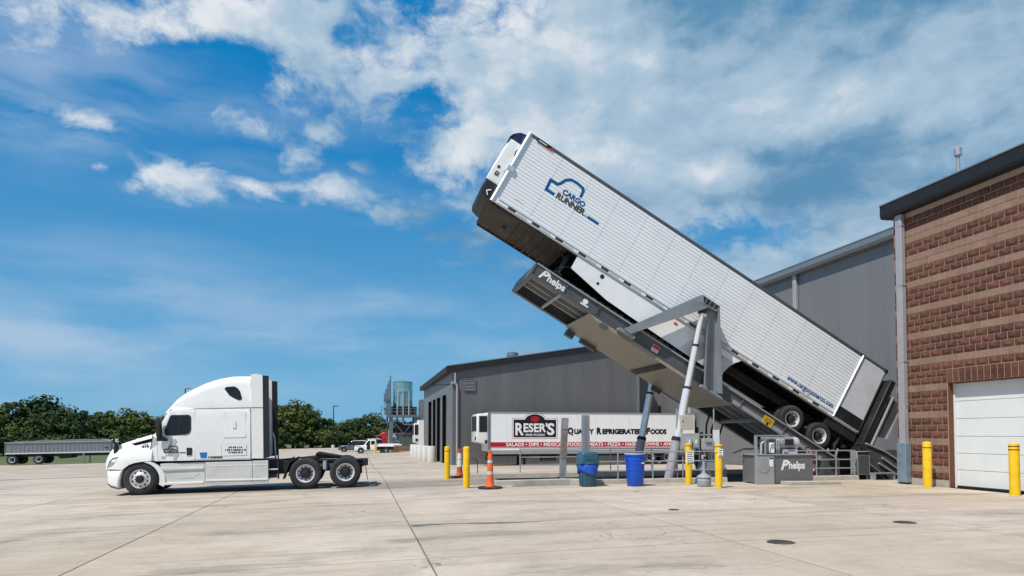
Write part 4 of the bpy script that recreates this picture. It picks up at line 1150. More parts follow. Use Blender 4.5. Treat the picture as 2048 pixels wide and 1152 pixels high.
    h = body([0.74, 0.76, 0.79, 0.84, 0.90, 0.98, 1.08, 1.18, 1.27, 1.32, 1.38, 1.45, 1.53, 1.62, 1.72, 1.82, 1.92, 2.02, 2.10], lambda x: z_(x, interp(hood_bot, x)), lambda x: z_(x, interp(hood_top, x)), hoodhalf, lambda x: 0.08, ns=9, crown=0.02).build('hood', WHITE, t, smooth=55)
    for s in (0, 1):
        pts = P([(1.48, 1.545), (2.05, 1.72), (2.04, 1.60), (1.60, 1.495)])
        v0 = [hoodwarp(x, 0.0 if not s else W, z) for x, z in pts]
        d = -0.008 if not s else 0.008
        MB().add([(x, y + d, z) for x, y, z in v0] + [(x, y - 3 * d, z) for x, y, z in v0], [(0, 1, 2, 3), (7, 6, 5, 4), (0, 4, 5, 1), (1, 5, 6, 2), (2, 6, 7, 3), (3, 7, 4, 0)]).build('hood_vent', MATTE, h, smooth=0)
        pts = P([(0.78, 0.80), (0.86, 0.98), (0.97, 1.08), (1.12, 1.12), (1.05, 0.99), (0.98, 0.90), (0.90, 0.84)])
        v0 = [hoodwarp(x, 0.0 if not s else W, z) for x, z in pts]; n = len(v0)
        MB().add([(x, y + d, z) for x, y, z in v0] + [(x, y - 6 * d, z) for x, y, z in v0], [tuple(range(n)), tuple(range(2 * n - 1, n - 1, -1))] + [(i, i + n, (i + 1) % n + n, (i + 1) % n) for i in range(n)]).build('headlight', LENS, h, smooth=0)
        pts = P([(0.785, 0.785), (0.86, 1.0), (0.97, 1.105), (1.14, 1.14), (1.12, 1.12), (0.97, 1.08), (0.87, 0.98), (0.80, 0.80)])
        v0 = [hoodwarp(x, 0.0 if not s else W, z) for x, z in pts]; n = len(v0)
        MB().add([(x, y + d * 1.6, z) for x, y, z in v0] + [(x, y - 6 * d, z) for x, y, z in v0], [tuple(range(n)), tuple(range(2 * n - 1, n - 1, -1))] + [(i, i + n, (i + 1) % n + n, (i + 1) % n) for i in range(n)]).build('headlight_frame', BLACK, h, smooth=0)
    MB().box(0.70, 0.80, 0.62, W - 0.62, 0.72, 1.32).build('grille', BLACK, h, bevel=0.03)
    for i in range(6): MB().box(0.685, 0.70, 0.66, W - 0.66, 0.78 + i * 0.09, 0.81 + i * 0.09).build('grille_bar', CHROME, h)
    bump = P([(0.75, 0.73), (0.77, 0.50), (0.79, 0.30), (0.90, 0.22), (1.18, 0.15), (1.20, 0.40), (1.28, 0.73)])
    def bumpwarp(x, y, z):
        f = 1.0
        if x < 1.25: f -= 0.22 * ((1.25 - x) / 0.5) ** 2
        return (x, mid + (y - mid) * f, z)
    b = MB().puff(bump, 0.0, W, 0.08, 4, bumpwarp).build('bumper', WHITE, t, smooth=50)
    MB().puff(P([(0.80, 0.29), (0.92, 0.20), (1.175, 0.14), (1.175, 0.165), (0.92, 0.235), (0.80, 0.33)]), -0.002, W + 0.002, 0.01, 2, bumpwarp).build('bumper_lip', BLACK, b, smooth=0)
    # wheel-arch liner and fender flare
    arch = [(1.77 + 0.545 * math.cos(R(a)), z_(1.77, 0.40) + 0.02 + 0.545 * math.sin(R(a))) for a in range(200, -25, -12)]
    MB().prism(arch, 0.10, W - 0.10).build('wheel_well', CHASSIS, t, smooth=0)
    inner = [(1.77 + 0.56 * math.cos(R(a)), z_(1.77, 0.42) + 0.56 * math.sin(R(a))) for a in range(80, -22, -8)]
    outer = [(1.77 + 0.72 * math.cos(R(a)), z_(1.77, 0.42) + 0.62 * math.sin(R(a))) for a in range(-22, 82, 8)]
    for y0 in (0.01, W - 0.15): MB().prism(inner + outer, y0, y0 + 0.14).build('fender_rear', WHITE, t, smooth=40)
    # --- door
    for y, s in ((0.0, 1), (W, -1)):
        def dw(x, z, d): 
            yy = cabwarp(x, 0.0, z)[1] - d
            return (x, yy if s > 0 else W - yy, z)
        def panel(pts, d0, d1, name, m, par, bevel=0.0):
            v0 = [dw(x, z, d1) for x, z in pts] + [dw(x, z, d0) for x, z in pts]; n = len(pts)
            mb = MB().add(v0, [tuple(range(n)), tuple(range(2 * n - 1, n - 1, -1))] + [(i, i + n, (i + 1) % n + n, (i + 1) % n) for i in range(n)])
            return mb.build(name, m, par, smooth=0, bevel=bevel)
        gap = panel(P([(2.262, 1.02), (3.392, 1.03), (3.383, 2.60), (2.615, 2.585), (2.262, 1.70)]), -0.05, 0.001, 'door', CHASSIS, t)
        panel(P([(2.285, 1.05), (3.37, 1.055), (3.36, 2.575), (2.635, 2.56), (2.285, 1.69)]), -0.03, 0.012, 'door_skin', WHITE, gap, 0.006)
        panel(P([(2.485, 1.85), (2.47, 1.96), (2.63, 2.40), (2.68, 2.45), (3.19, 2.46), (3.25, 2.40), (3.25, 1.98), (3.20, 1.87), (3.08, 1.83), (2.60, 1.80), (2.51, 1.81)]), 0.0, 0.015, 'window_seal', BLACK, gap)
        panel(P([(2.52, 1.87), (2.51, 1.96), (2.655, 2.37), (2.70, 2.42), (3.17, 2.43), (3.215, 2.38), (3.215, 2.00), (3.17, 1.90), (3.07, 1.86), (2.62, 1.835)]), 0.0, 0.018, 'window_glass', GLASS, gap)
        panel(P([(2.90, 1.87), (2.93, 1.87), (2.93, 2.42), (2.90, 2.42)]), 0.0, 0.021, 'window_divider', BLACK, gap)
        panel(P([(3.12, 1.18), (3.28, 1.18), (3.28, 1.42), (3.12, 1.42)]), 0.0, 0.024, 'door_handle', BLACK, gap, 0.015)
        panel(P([(2.37, 1.11), (2.42, 1.09), (2.49, 1.11), (2.49, 1.15), (2.42, 1.17), (2.37, 1.15)]), 0.0, 0.018, 'step_lamp', INKGREY, gap)
        panel(P([(2.52, 1.28), (2.66, 1.30), (2.84, 1.64), (2.80, 1.70), (2.68, 1.70)]), 0.0, 0.0135, 'decal', INKGREY, gap)
        panel(P([(2.72, 1.24), (2.90, 1.24), (2.80, 1.05), (2.74, 1.05)]), 0.0, 0.0135, 'decal', INKGREY, gap)
        # sleeper window and lockers
        pts = [(4.23, 3.31), (4.30, 3.365), (4.52, 3.385), (4.62, 3.34), (4.70, 3.24), (4.77, 3.0), (4.74, 2.95), (4.67, 2.94), (4.50, 3.02), (4.38, 3.10)]
        def rw(x, z, d):
            yy = roofside(x, z, d)[1]
            return (x, yy if s > 0 else W - yy, z)
        n = len(pts)
        MB().add([rw(x, z_(x, z), 0.012) for x, z in pts] + [rw(x, z_(x, z), -0.10) for x, z in pts], [tuple(range(n)), tuple(range(2 * n - 1, n - 1, -1))] + [(i, i + n, (i + 1) % n + n, (i + 1) % n) for i in range(n)]).build('sleeper_window', GLASS, t, smooth=0)
        lk = panel(P([(4.22, 1.71), (4.90, 1.72), (4.90, 2.54), (4.22, 2.54)]), -0.02, 0.004, 'locker_door', SPOUT, t, 0.02)
        panel(P([(4.235, 1.725), (4.885, 1.735), (4.885, 2.525), (4.235, 2.525)]), -0.02, 0.009, 'locker_skin', WHITE, lk, 0.02)
        panel(P([(4.50, 2.02), (4.60, 2.02), (4.60, 2.26), (4.50, 2.26)]), 0.0, 0.016, 'locker_latch', INKGREY, lk, 0.01)
        panel(P([(4.515, 2.04), (4.585, 2.04), (4.585, 2.24), (4.515, 2.24)]), 0.0, 0.019, 'latch_plate', WHITE, lk, 0.01)
        lk = panel(P([(4.14, 1.13), (4.92, 1.15), (4.92, 1.52), (4.14, 1.52)]), -0.02, 0.004, 'locker_door', SPOUT, t, 0.04)
        panel(P([(4.155, 1.145), (4.905, 1.165), (4.905, 1.505), (4.155, 1.505)]), -0.02, 0.009, 'locker_skin', WHITE, lk, 0.04)
        # seams: roof/cab, body bottom edge
        panel(P([(2.62, 2.60), (3.6, 2.655), (5.02, 2.70), (5.02, 2.712), (3.6, 2.667), (2.62, 2.613)]), 0.0, 0.006, 'roof_seam', CHASSIS, t)
        panel(P([(3.42, 1.04), (5.02, 1.06), (5.02, 2.69), (5.005, 2.69), (5.005, 1.075), (3.42, 1.055)]), 0.0, 0.004, 'shell_seam', SPOUT, t)
        panel(P([(2.115, 1.84), (2.135, 1.84), (2.07, 1.42), (1.99, 1.02), (1.965, 1.02), (2.045, 1.42)]), -0.03, 0.010, 'hood_seam', CHASSIS, t)
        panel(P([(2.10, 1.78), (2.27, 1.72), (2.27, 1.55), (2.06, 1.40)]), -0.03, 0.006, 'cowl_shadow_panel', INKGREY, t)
        # blue square decal and small print
        panel(P([(3.53, 1.09), (3.71, 1.09), (3.72, 1.27), (3.50, 1.27)]), 0.0, 0.006, 'decal', DECBLUE, t)
        if s > 0:
            def dashes(x0, x1, z0, h, seed, d):
                rr = random.Random(seed); mb = MB(); x = x0
                while x < x1:
                    w_ = rr.choice((0.025, 0.035, 0.045))
                    mb.prism(P([(x, z0), (x + w_, z0), (x + w_, z0 + h), (x, z0 + h)]), dw(x, z0, d)[1], dw(x, z0, d - 0.003)[1]); x += w_ + rr.choice((0.010, 0.014, 0.03))
                tag(mb.build('small_print', INKBLK, t, smooth=0), kind='stuff')
            dashes(3.75, 4.15, 1.085, 0.06, 1, 0.008); dashes(4.36, 4.74, 1.40, 0.055, 2, 0.013); dashes(4.26, 4.84, 1.315, 0.055, 3, 0.013); dashes(4.36, 4.74, 1.235, 0.055, 4, 0.013)
            text('475', 0.15, INKBLK, t, 1.80, hoodwarp(1.9, 0, z_(1.9, 1.45))[1] - 0.012, z_(1.9, 1.40), width=0.21, bold=0.03, rot=0.18)
            yl = dw(2.7, 1.3, 0.016)[1]
            def bar(x0, z0, x1, z1, w=0.03, m=INKDARK): MB().beam((x0, yl, z_(x0, z0)), (x1, yl, z_(x1, z1)), 0.006, w, up=(0, 0, 1) if abs(x1 - x0) > abs(z1 - z0) else (1, 0, 0)).build('decal_line', m, gap, smooth=0)
            bar(2.47, 1.26, 2.62, 1.26); bar(2.47, 1.26, 2.47, 1.37); bar(2.47, 1.37, 2.58, 1.37); bar(2.58, 1.37, 2.64, 1.47); bar(2.64, 1.47, 2.84, 1.47); bar(2.84, 1.47, 2.86, 1.38)
            text('CARGO', 0.09, INKDARK, gap, 2.63, yl, z_(2.7, 1.33), width=0.24, bold=0.03)
            text('RUNNER', 0.09, INKDARK, gap, 2.60, yl, z_(2.7, 1.25), width=0.30, bold=0.03)
            bar(2.92, 1.265, 3.09, 1.265)
    # windscreen
    ws = P([(2.19, 1.90), (2.51, 2.47)])
    MB().add([(ws[0][0] - 0.03, 0.26, ws[0][1]), (ws[0][0] - 0.03, W - 0.26, ws[0][1]), (ws[1][0] - 0.03, W - 0.30, ws[1][1]), (ws[1][0] - 0.03, 0.30, ws[1][1]),
              (ws[0][0] + 0.1, 0.26, ws[0][1]), (ws[0][0] + 0.1, W - 0.26, ws[0][1]), (ws[1][0] + 0.1, W - 0.30, ws[1][1]), (ws[1][0] + 0.1, 0.30, ws[1][1])],
             [(0, 3, 2, 1), (4, 5, 6, 7), (0, 1, 5, 4), (2, 3, 7, 6), (0, 4, 7, 3), (1, 2, 6, 5)]).build('windscreen', GLASS, t, smooth=0)
    # mirrors
    for y, s in ((0.0, -1), (W, 1)):
        yy = y + s * 0.12
        m = MB().puff(P([(2.29, 1.80), (2.28, 2.30), (2.31, 2.35), (2.40, 2.35), (2.43, 2.30), (2.43, 1.80), (2.40, 1.77), (2.31, 1.77)]), yy - 0.10, yy + 0.10, 0.03, 2).build('door_mirror', BLACK, t, smooth=40)
        MB().prism(P([(2.29, 1.80), (2.42, 1.80), (2.60, 1.68), (2.58, 1.63), (2.28, 1.63)]), min(y, yy) + 0.02, max(y, yy) - 0.02).build('mirror_arm', BLACK, m, smooth=0)
        yh = y - s * 0.18
        hm = MB().puff(P([(0.96, 1.60), (0.99, 1.70), (1.07, 1.72), (1.11, 1.66), (1.08, 1.57), (1.0, 1.55)]), yh - 0.09, yh + 0.09, 0.025, 2).build('hood_mirror', BLACK, t, smooth=40)
        MB().prism(P([(1.03, 1.60), (1.09, 1.58), (1.12, 1.40), (1.10, 1.28), (0.99, 1.25), (0.98, 1.40)]), yh - 0.02, yh + 0.04).build('mirror_arm', BLACK, hm, smooth=0)
        MB().box(1.06, 1.10, yh - 0.10, yh + 0.07, z_(1, 1.60), z_(1, 1.70)).build('mirror_cap', CHROME, hm, bevel=0.01)
    # --- roof-top antenna bracket at the front of the fairing
    MB().tube([(2.98, 0.5, z_(3, 3.0)), (2.98, 0.5, z_(3, 3.32)), (3.14, 0.5, z_(3, 3.34))], 0.02, 6).build('antenna_bracket', BLACK, t)
    # --- side fairings
    for y, s in ((0.02, 1), (W - 0.02, -1)):
        def slab_(pts, d0, d1, nm, m, par=t, bv=0.0):
            a, b_ = sorted((y + s * d0, y + s * d1))
            return MB().prism(P(pts), a, b_).build(nm, m, par, smooth=0, bevel=bv)
        f = slab_([(2.34, 0.92), (2.42, 0.25), (3.645, 0.27), (3.645, 0.96)], 0.02, 0.09, 'step_fairing', GREYSKIRT, bv=0.01)
        slab_([(2.40, 0.80), (3.60, 0.80), (3.60, 0.74), (2.45, 0.70), (2.40, 0.75)], -0.015, 0.03, 'step_tread', GREYSKIRT, f, 0.01)
        slab_([(2.55, 0.60), (3.50, 0.62), (3.30, 0.46), (2.80, 0.44)], 0.014, 0.02, 'step_recess', GREYSKIRT, f, 0.004)
        slab_([(2.45, 0.33), (3.60, 0.35), (3.60, 0.29), (2.45, 0.25)], -0.02, 0.03, 'step_lip', WHITE, f, 0.01)
        f = slab_([(3.66, 0.26), (5.55, 0.27), (5.55, 1.0), (3.66, 0.96)], 0.0, 0.06, 'chassis_fairing', GREYSKIRT, bv=0.012)
        slab_([(3.67, 0.40), (5.54, 0.42), (5.54, 0.37), (3.67, 0.35)], -0.018, 0.01, 'fairing_rib', WHITE, f, 0.008)
        slab_([(3.67, 0.84), (5.54, 0.87), (5.54, 0.85), (3.67, 0.82)], -0.006, 0.01, 'fairing_rib', WHITE, f)
        slab_([(5.06, 0.28), (5.07, 0.28), (5.07, 0.99), (5.06, 0.99)], -0.003, 0.01, 'fairing_seam', CHASSIS, f)
    # --- chassis
    for y in (0.78, W - 0.88): MB().prism(P([(0.95, 0.62), (8.55, 0.74), (8.70, 0.82), (8.70, 0.98), (5.5, 0.96), (0.95, 0.86)]), y, y + 0.10).build('frame_rail', CHASSIS, t, smooth=0)
    MB().prism(P([(2.4, 0.42), (5.5, 0.42), (5.5, 0.98), (2.4, 0.98)]), 0.12, W - 0.12).build('fuel_tank', CHASSIS, t, bevel=0.04)
    MB().prism(P([(5.50, 0.52), (6.10, 0.55), (6.16, 0.98), (5.50, 0.98)]), 0.30, W - 0.30).build('battery_box', CHASSIS, t, bevel=0.03)
    for z in (0.71, 0.41): MB().box(5.58, 5.84, 0.08, 0.34, z_(5.7, z) - 0.02, z_(5.7, z) + 0.02).build('catwalk_step', ALUBAR, t)
    MB().box(5.56, 5.60, 0.1, 0.3, z_(5.6, 0.38), z_(5.6, 0.96)).box(5.82, 5.86, 0.1, 0.3, z_(5.6, 0.38), z_(5.6, 0.96)).build('step_bracket', CHASSIS, t)
    MB().box(5.62, 8.55, 0.72, W - 0.72, z_(7, 0.93), z_(7, 0.96)).build('deck_plate', CHASSIS, t)
    MB().tube([(5.75, 1.0, z_(6, 0.98)), (5.75, 1.0, 2.2), (5.6, 1.1, 2.9)], 0.025, 6).build('air_line', BLACK, t)
    MB().tube([(5.68, 0.9, z_(6, 1.0)), (5.66, 0.9, z_(6, 1.7)), (5.60, 0.92, z_(6, 1.9))], 0.03, 6).build('exhaust_bracket', INKGREY, t)
    for x in (6.25, 6.40): MB().box(x, x + 0.05, 0.6, 0.75, z_(6.3, 0.95), z_(6.3, 1.09)).build('hose_peg', CHASSIS, t)
    MB().tube([(5.9, 0.7, z_(6, 1.0)), (6.6, 0.8, z_(6.6, 1.06)), (6.95, 0.9, z_(7, 1.10))], 0.03, 6).build('air_line', BLACK, t)
    fw = MB().prism(P([(6.62, 1.06), (6.95, 1.10), (7.00, 1.20), (7.08, 1.22), (7.75, 1.12), (7.92, 1.06), (7.92, 1.02), (6.62, 1.0)]), 0.80, W - 0.80).build('fifth_wheel', CHASSIS, t, bevel=0.015)
    MB().prism(P([(6.98, 1.19), (7.06, 1.24), (7.9, 1.09), (7.88, 1.05)]), 0.74, 1.02).prism(P([(6.98, 1.19), (7.06, 1.24), (7.9, 1.09), (7.88, 1.05)]), W - 1.02, W - 0.74).build('fifth_wheel_jaw', CHASSIS, fw, smooth=0)
    for x in (6.70, 7.97):
        MB().cyl((x, 0.3, z_(x, 0.54)), (x, W - 0.3, z_(x, 0.54)), 0.10).cyl((x, 1.0, z_(x, 0.54)), (x, 1.45, z_(x, 0.54)), 0.24).build('axle', CHASSIS, t)
        for y, d in ((0.0, 1), (W, -1)): add_wheel(t, x, 0.505, 0.505, y, d, 'drive', 'wheel', True)
        for y in (0.72, W - 0.86): MB().cyl((x + 0.42, y + .07, z_(x, 0.5)), (x + 0.42, y + .07, z_(x, 0.82)), 0.13).build('air_bag', RUBBER, t)
    MB().cyl((7.30, 0.62, z_(7.3, 0.66)), (7.30, 0.62, z_(7.3, 0.95)), 0.07).build('shock_absorber', INKGREY, t)
    MB().cyl((7.0, 0.75, 0.66), (7.6, 0.75, 0.66), 0.13).build('air_tank', CHASSIS, t)
    for y, d in ((0.02, 1), (W - 0.02, -1)): add_wheel(t, 1.77, 0.505, 0.505, y, d, 'steer', 'wheel')
    MB().cyl((1.77, 0.3, 0.50), (1.77, W - 0.3, 0.50), 0.08).box(1.0, 5.4, 0.9, W - 0.9, 0.45, 0.9).build('axle', CHASSIS, t)
    for y in (0.06, W - 0.66):
        MB().prism([(8.60, 0.84), (8.62, 0.84), (8.70, 0.22), (8.68, 0.22)], y, y + 0.6).build('mud_flap', RUBBER, t, smooth=0)
        MB().box(8.56, 8.62, y, y + 0.62, 0.82, 0.87).build('flap_hanger', CHASSIS, t)
        MB().prism([(5.98, 0.34), (6.02, 0.34), (6.20, 0.86), (6.36, 0.98), (6.33, 1.0), (6.16, 0.9)], y, y + 0.6).build('quarter_fender', CHASSIS, t, smooth=0)
    MB().box(8.50, 8.72, 0.75, W - 0.75, 0.68, 0.90).build('tail_crossmember', CHASSIS, t)
    for y in (0.80, W - 1.05): MB().box(8.30, 8.52, y, y + 0.02, 0.80, 0.86).box(8.56, 8.64, y - 0.02, y + 0.0, 0.80, 0.88).build('tail_lamp', GALV, t)
    return t
tractor()

# ================================================================== yard furniture
def bollard(v, u, h, r, label, dark_ring=False, cap=True, sign=None):
    t = thing('bollard', label, 'bollard', (v, u, G(v, u)), group='yellow steel bollards')
    prof = [(r, -0.02), (r, h - 0.05)] + [(r * math.cos(R(a)), h - 0.05 + 0.05 * math.sin(R(a))) for a in (20, 40, 60, 80)] + [(0.001, h)]
    MB().lathe(prof, 20).build('post', YELLOW, t, smooth=50)
    if dark_ring:
        for z in ((h - 0.10, h - 0.19) if dark_ring == 2 else (h - 0.19,)): MB().lathe([(r + 0.003, z - 0.012), (r + 0.003, z + 0.012)], 20).build('groove_band', CHASSIS, t)
    if cap == 'step':
        MB().lathe([(r * 1.02, h - 0.22), (r * 1.14, h - 0.21), (r * 1.14, h - 0.17), (r * 1.02, h - 0.16)], 20).build('collar', YELLOW, t)
        MB().lathe([(r * 1.05, h - 0.03), (r * 1.16, h - 0.02), (r * 1.16, h + 0.02), (r * 0.9, h + 0.035), (0.001, h + 0.04)], 20).build('cap', YELLOW, t)
    if sign:
        z0, z1, w = sign
        s = MB().box(-w / 2, w / 2, -r - 0.02, -r - 0.008, z0, z1).build('paper_notice', INKWHITE, t, smooth=0)
        for i in range(int((z1 - z0) / 0.07)):
            z = z1 - 0.06 - i * 0.07
            MB().box(-w / 2 + 0.03, w / 2 - 0.03 - 0.02 * (i % 2), -r - 0.0225, -r - 0.02, z, z + 0.022).build('print_line', INKDARK, s, smooth=0)
    return t
bollard(3.27, 25.68, 1.25, 0.108, 'yellow bollard left of the upright traffic cones, the farther of that pair', 1)
bollard(3.32, 21.26, 1.32, 0.108, 'yellow bollard beside the near orange cone, left of the pit')
bollard(10.64, 20.57, 1.30, 0.106, 'yellow bollard with a large white paper notice, left of the ash can', 0, 'step', (0.72, 1.10, 0.26))
bollard(10.76, 18.85, 1.30, 0.110, 'yellow bollard with a small white tag, right of the ash can', 0, 'step', (0.98, 1.20, 0.16))
bollard(17.22, 17.66, 1.42, 0.125, 'yellow bollard by the left jamb of the white overhead door', 1)
bollard(17.22, 14.80, 1.42, 0.125, 'yellow bollard by the right jamb of the overhead door at the photo edge', 2)

def cone(v, u, h, label, main, bands, worn=False):
    t = thing('traffic_cone', label, 'traffic cone', (v, u, G(v, u)), group='tall channelizer cones')
    MB().prism([(0.40 * math.cos(R(a)), 0.40 * math.sin(R(a))) for a in range(22, 382, 45)], 0.0, 0.06, plane='xy').build('rubber_base', RUBBER, t, bevel=0.01)
    r0, r1 = 0.125, 0.065
    def rad(z): return r0 + (r1 - r0) * (z / h)
    MB().lathe([(0.15, 0.06), (0.145, 0.10), (0.125, 0.13), (rad(0.3), 0.3), (rad(h * .6), h * .6), (rad(h) , h - 0.12), (0.05, h - 0.05), (0.062, h - 0.03), (0.062, h), (0.03, h + 0.01), (0.001, h + 0.01)], 18).build('cone_body', main, t)
    for z0, z1, m in bands:
        MB().lathe([(rad(z0) + 0.004, z0), (rad(z1) + 0.004, z1)], 18).build('reflective_band', m, t)
    MB().tube([(-0.05, 0, h), (-0.04, 0, h + 0.05), (0.04, 0, h + 0.05), (0.05, 0, h)], 0.012, 6).build('handle', main, t)
cone(3.99, 20.76, 1.16, 'orange cone with two pale bands on a black base, nearest the camera', ORANGE, [(0.80, 0.88, REFLG), (0.44, 0.54, REFLG)])
cone(3.84, 26.31, 1.08, 'worn orange cone with scuffed white bands between the two left bollards', ORANGED, [(0.72, 0.95, REFL), (0.42, 0.70, REFL)])

# dark lidded litter bin with a blue bag
t = thing('litter_bin', 'dark green lidded litter bin with a blue bag over its rim', 'bin', (7.10, 20.50, 0))
pr = [(0.24, 0.0), (0.25, 0.02), (0.27, 0.45), (0.285, 0.62)]
m = MB().lathe(pr, 24, caps=True)
for k in range(12):
    a = k * math.pi / 6
    m.beam((0.255 * math.cos(a), 0.255 * math.sin(a), 0.02), (0.285 * math.cos(a), 0.285 * math.sin(a), 0.6), 0.03, 0.02, up=(math.cos(a), math.sin(a), 0))
m.build('barrel', TEAL, t)
bag = MB(); rb = random.Random(4); n = 30
rings = []
for j, (r, z) in enumerate([(0.30, 0.70), (0.325, 0.66), (0.335, 0.58), (0.33, 0.50), (0.315, 0.44)]):
    rings.append([((r + rb.uniform(-.015, .015)) * math.cos(2 * math.pi * k / n), (r + rb.uniform(-.015, .015)) * math.sin(2 * math.pi * k / n), z + (rb.uniform(-.05, .03) if j == 4 else rb.uniform(-.01, .01)) - (0.05 * math.sin(3 * 2 * math.pi * k / n) if j > 2 else 0)) for k in range(n)])
vsb = [p for r in rings for p in r]
bag.add(vsb, [(j * n + k, j * n + (k + 1) % n, (j + 1) * n + (k + 1) % n, (j + 1) * n + k) for j in range(4) for k in range(n)])
bag.build('bin_bag', BAGBLUE, t, smooth=180)
lid = MB(); lid.puff([(-0.30, 0.70), (0.30, 0.70), (0.305, 0.80), (0.27, 1.02), (0.22, 1.08), (-0.22, 1.08), (-0.27, 1.02), (-0.305, 0.80)], -0.29, 0.29, 0.06, 3)
lid = lid.build('lid', TEAL, t)
MB().lathe([(0.30, 0.69), (0.335, 0.70), (0.335, 0.745), (0.30, 0.76)], 24).build('lid_rim', TEAL, lid)
MB().box(-0.20, 0.20, -0.302, -0.285, 0.84, 1.0).build('swing_flap', TEAL, lid, bevel=0.01)
MB().box(0.28, 0.36, -0.06, 0.06, 0.62, 0.70).box(-0.36, -0.28, -0.06, 0.06, 0.62, 0.70).build('grip', TEAL, t)

t = thing('barrel', 'open bright blue plastic drum standing at the kerb', 'drum', (8.60, 20.22, 0))
MB().lathe([(0.0, 0.0), (0.25, 0.0), (0.262, 0.02), (0.285, 0.55), (0.305, 0.80), (0.315, 0.81), (0.318, 0.90), (0.31, 0.92), (0.33, 0.94), (0.335, 1.01), (0.325, 1.02), (0.31, 1.0), (0.29, 0.5), (0.0, 0.4)], 26).build('drum_body', BLUE, t)
MB().lathe([(0.315, 1.012), (0.338, 1.012), (0.340, 1.035), (0.318, 1.035)], 26).build('rim', INKWHITE, t)
MB().box(-0.35, -0.30, -0.07, 0.07, 0.83, 0.90).box(0.30, 0.35, -0.07, 0.07, 0.83, 0.90).build('grip', BLUE, t)
MB().box(0.09, 0.19, -0.30, -0.285, 0.72, 0.75).build('sticker', INKWHITE, t)

t = thing('ash_can', 'grey bell-shaped smokers ash can between the two tagged bollards', 'ash can', (10.61, 19.49, 0))
MB().lathe([(0.0, 0.0), (0.20, 0.0), (0.215, 0.02), (0.212, 0.16), (0.218, 0.165), (0.218, 0.19), (0.212, 0.2), (0.208, 0.28)], 22).build('pot', ASHG, t)
MB().lathe([(0.225, 0.28), (0.225, 0.30), (0.20, 0.335), (0.12, 0.38), (0.065, 0.42), (0.05, 0.50), (0.043, 0.85), (0.045, 0.86)], 22).build('neck', ASHG, t)
MB().lathe([(0.06, 0.85), (0.075, 0.86), (0.08, 0.96), (0.07, 0.985), (0.001, 0.99)], 18).build('head', ASHG, t)
MB().box(-0.05, 0.05, -0.083, -0.06, 0.88, 0.95).build('slot', BLACK, t)

# steel posts beside the pit
t = thing('steel_post', 'rust-streaked angle-iron post leaning at the pit, left of the litter bin', 'post', (7.16, 23.45, -0.02), tilt=R(3.2))
MB().box(-0.10, 0.10, -0.02, 0.0, 0.0, 0.85).box(-0.10, -0.08, 0.0, 0.12, 0.0, 0.85).build('lower_angle', GALV, t)
MB().box(-0.11, 0.11, -0.04, -0.02, 0.80, 2.26).box(-0.11, -0.09, -0.02, 0.12, 0.8, 2.26).build('upper_angle', RUST, t)
MB().box(-0.10, 0.10, -0.05, -0.041, 1.85, 2.25).build('wear_plate', GALV, t)
MB().box(-0.2, -0.12, -0.06, 0.06, 0.05, 0.12).build('anchor_nut', CHASSIS, t)
t = thing('steel_post', 'upright grey square post rising behind the litter bin', 'post', (8.02, 23.30, -0.02))
MB().box(-0.125, 0.125, -0.03, 0.0, 0, 2.36).box(-0.125, -0.1, 0.0, 0.16, 0, 2.36).box(0.1, 0.125, 0.0, 0.16, 0, 2.36).build('channel', STEELG, t)
MB().box(-0.06, -0.03, -0.045, -0.03, 0.05, 2.34).build('welded_rib', STEELG, t)

# railings
def railing(pts_v, u, z0, label, rails=(0.90, 0.58, 0.27), posts=None, extra=None):
    t = thing('railing', label, 'railing', (pts_v[0], u, z0))
    L_ = pts_v[1] - pts_v[0]
    for r in rails: MB().cyl((0, 0, r), (L_, 0, r), 0.022, n=8).build('rail', GALV, t)
    for p in posts: MB().cyl((p, 0, 0), (p, 0, rails[0]), 0.024, n=8).build('post', GALV, t); MB().box(p - 0.06, p + 0.06, -0.05, 0.05, 0, 0.012).build('base_plate', GALV, t)
    return t
railing((7.55, 12.25), 21.19, 0.155, 'galvanised pipe railing behind the litter bin and blue drum', posts=(0.03, 0.85, 2.1, 3.4, 4.67))
railing((14.95, 17.55), 21.19, 0.155, 'galvanised pipe railing between the hydraulic unit and the control cabinet', posts=(0.03, 1.0, 1.8, 2.57))
railing((6.15, 13.5), 25.89, 0.155, 'galvanised pipe railing along the far side of the dumper pit', posts=(0.03, 1.9, 3.8, 5.6, 7.3))
t = thing('hose_stand', 'thin bent pipe standing by the far kerb near the cones', 'pipe', (4.55, 26.3, G(4.55, 26.3)))
MB().tube([(0, 0, 0), (0, 0, 0.62), (-0.06, 0, 0.68), (-0.2, 0, 0.74)], 0.018, 6).build('pipe', CHASSIS, t)

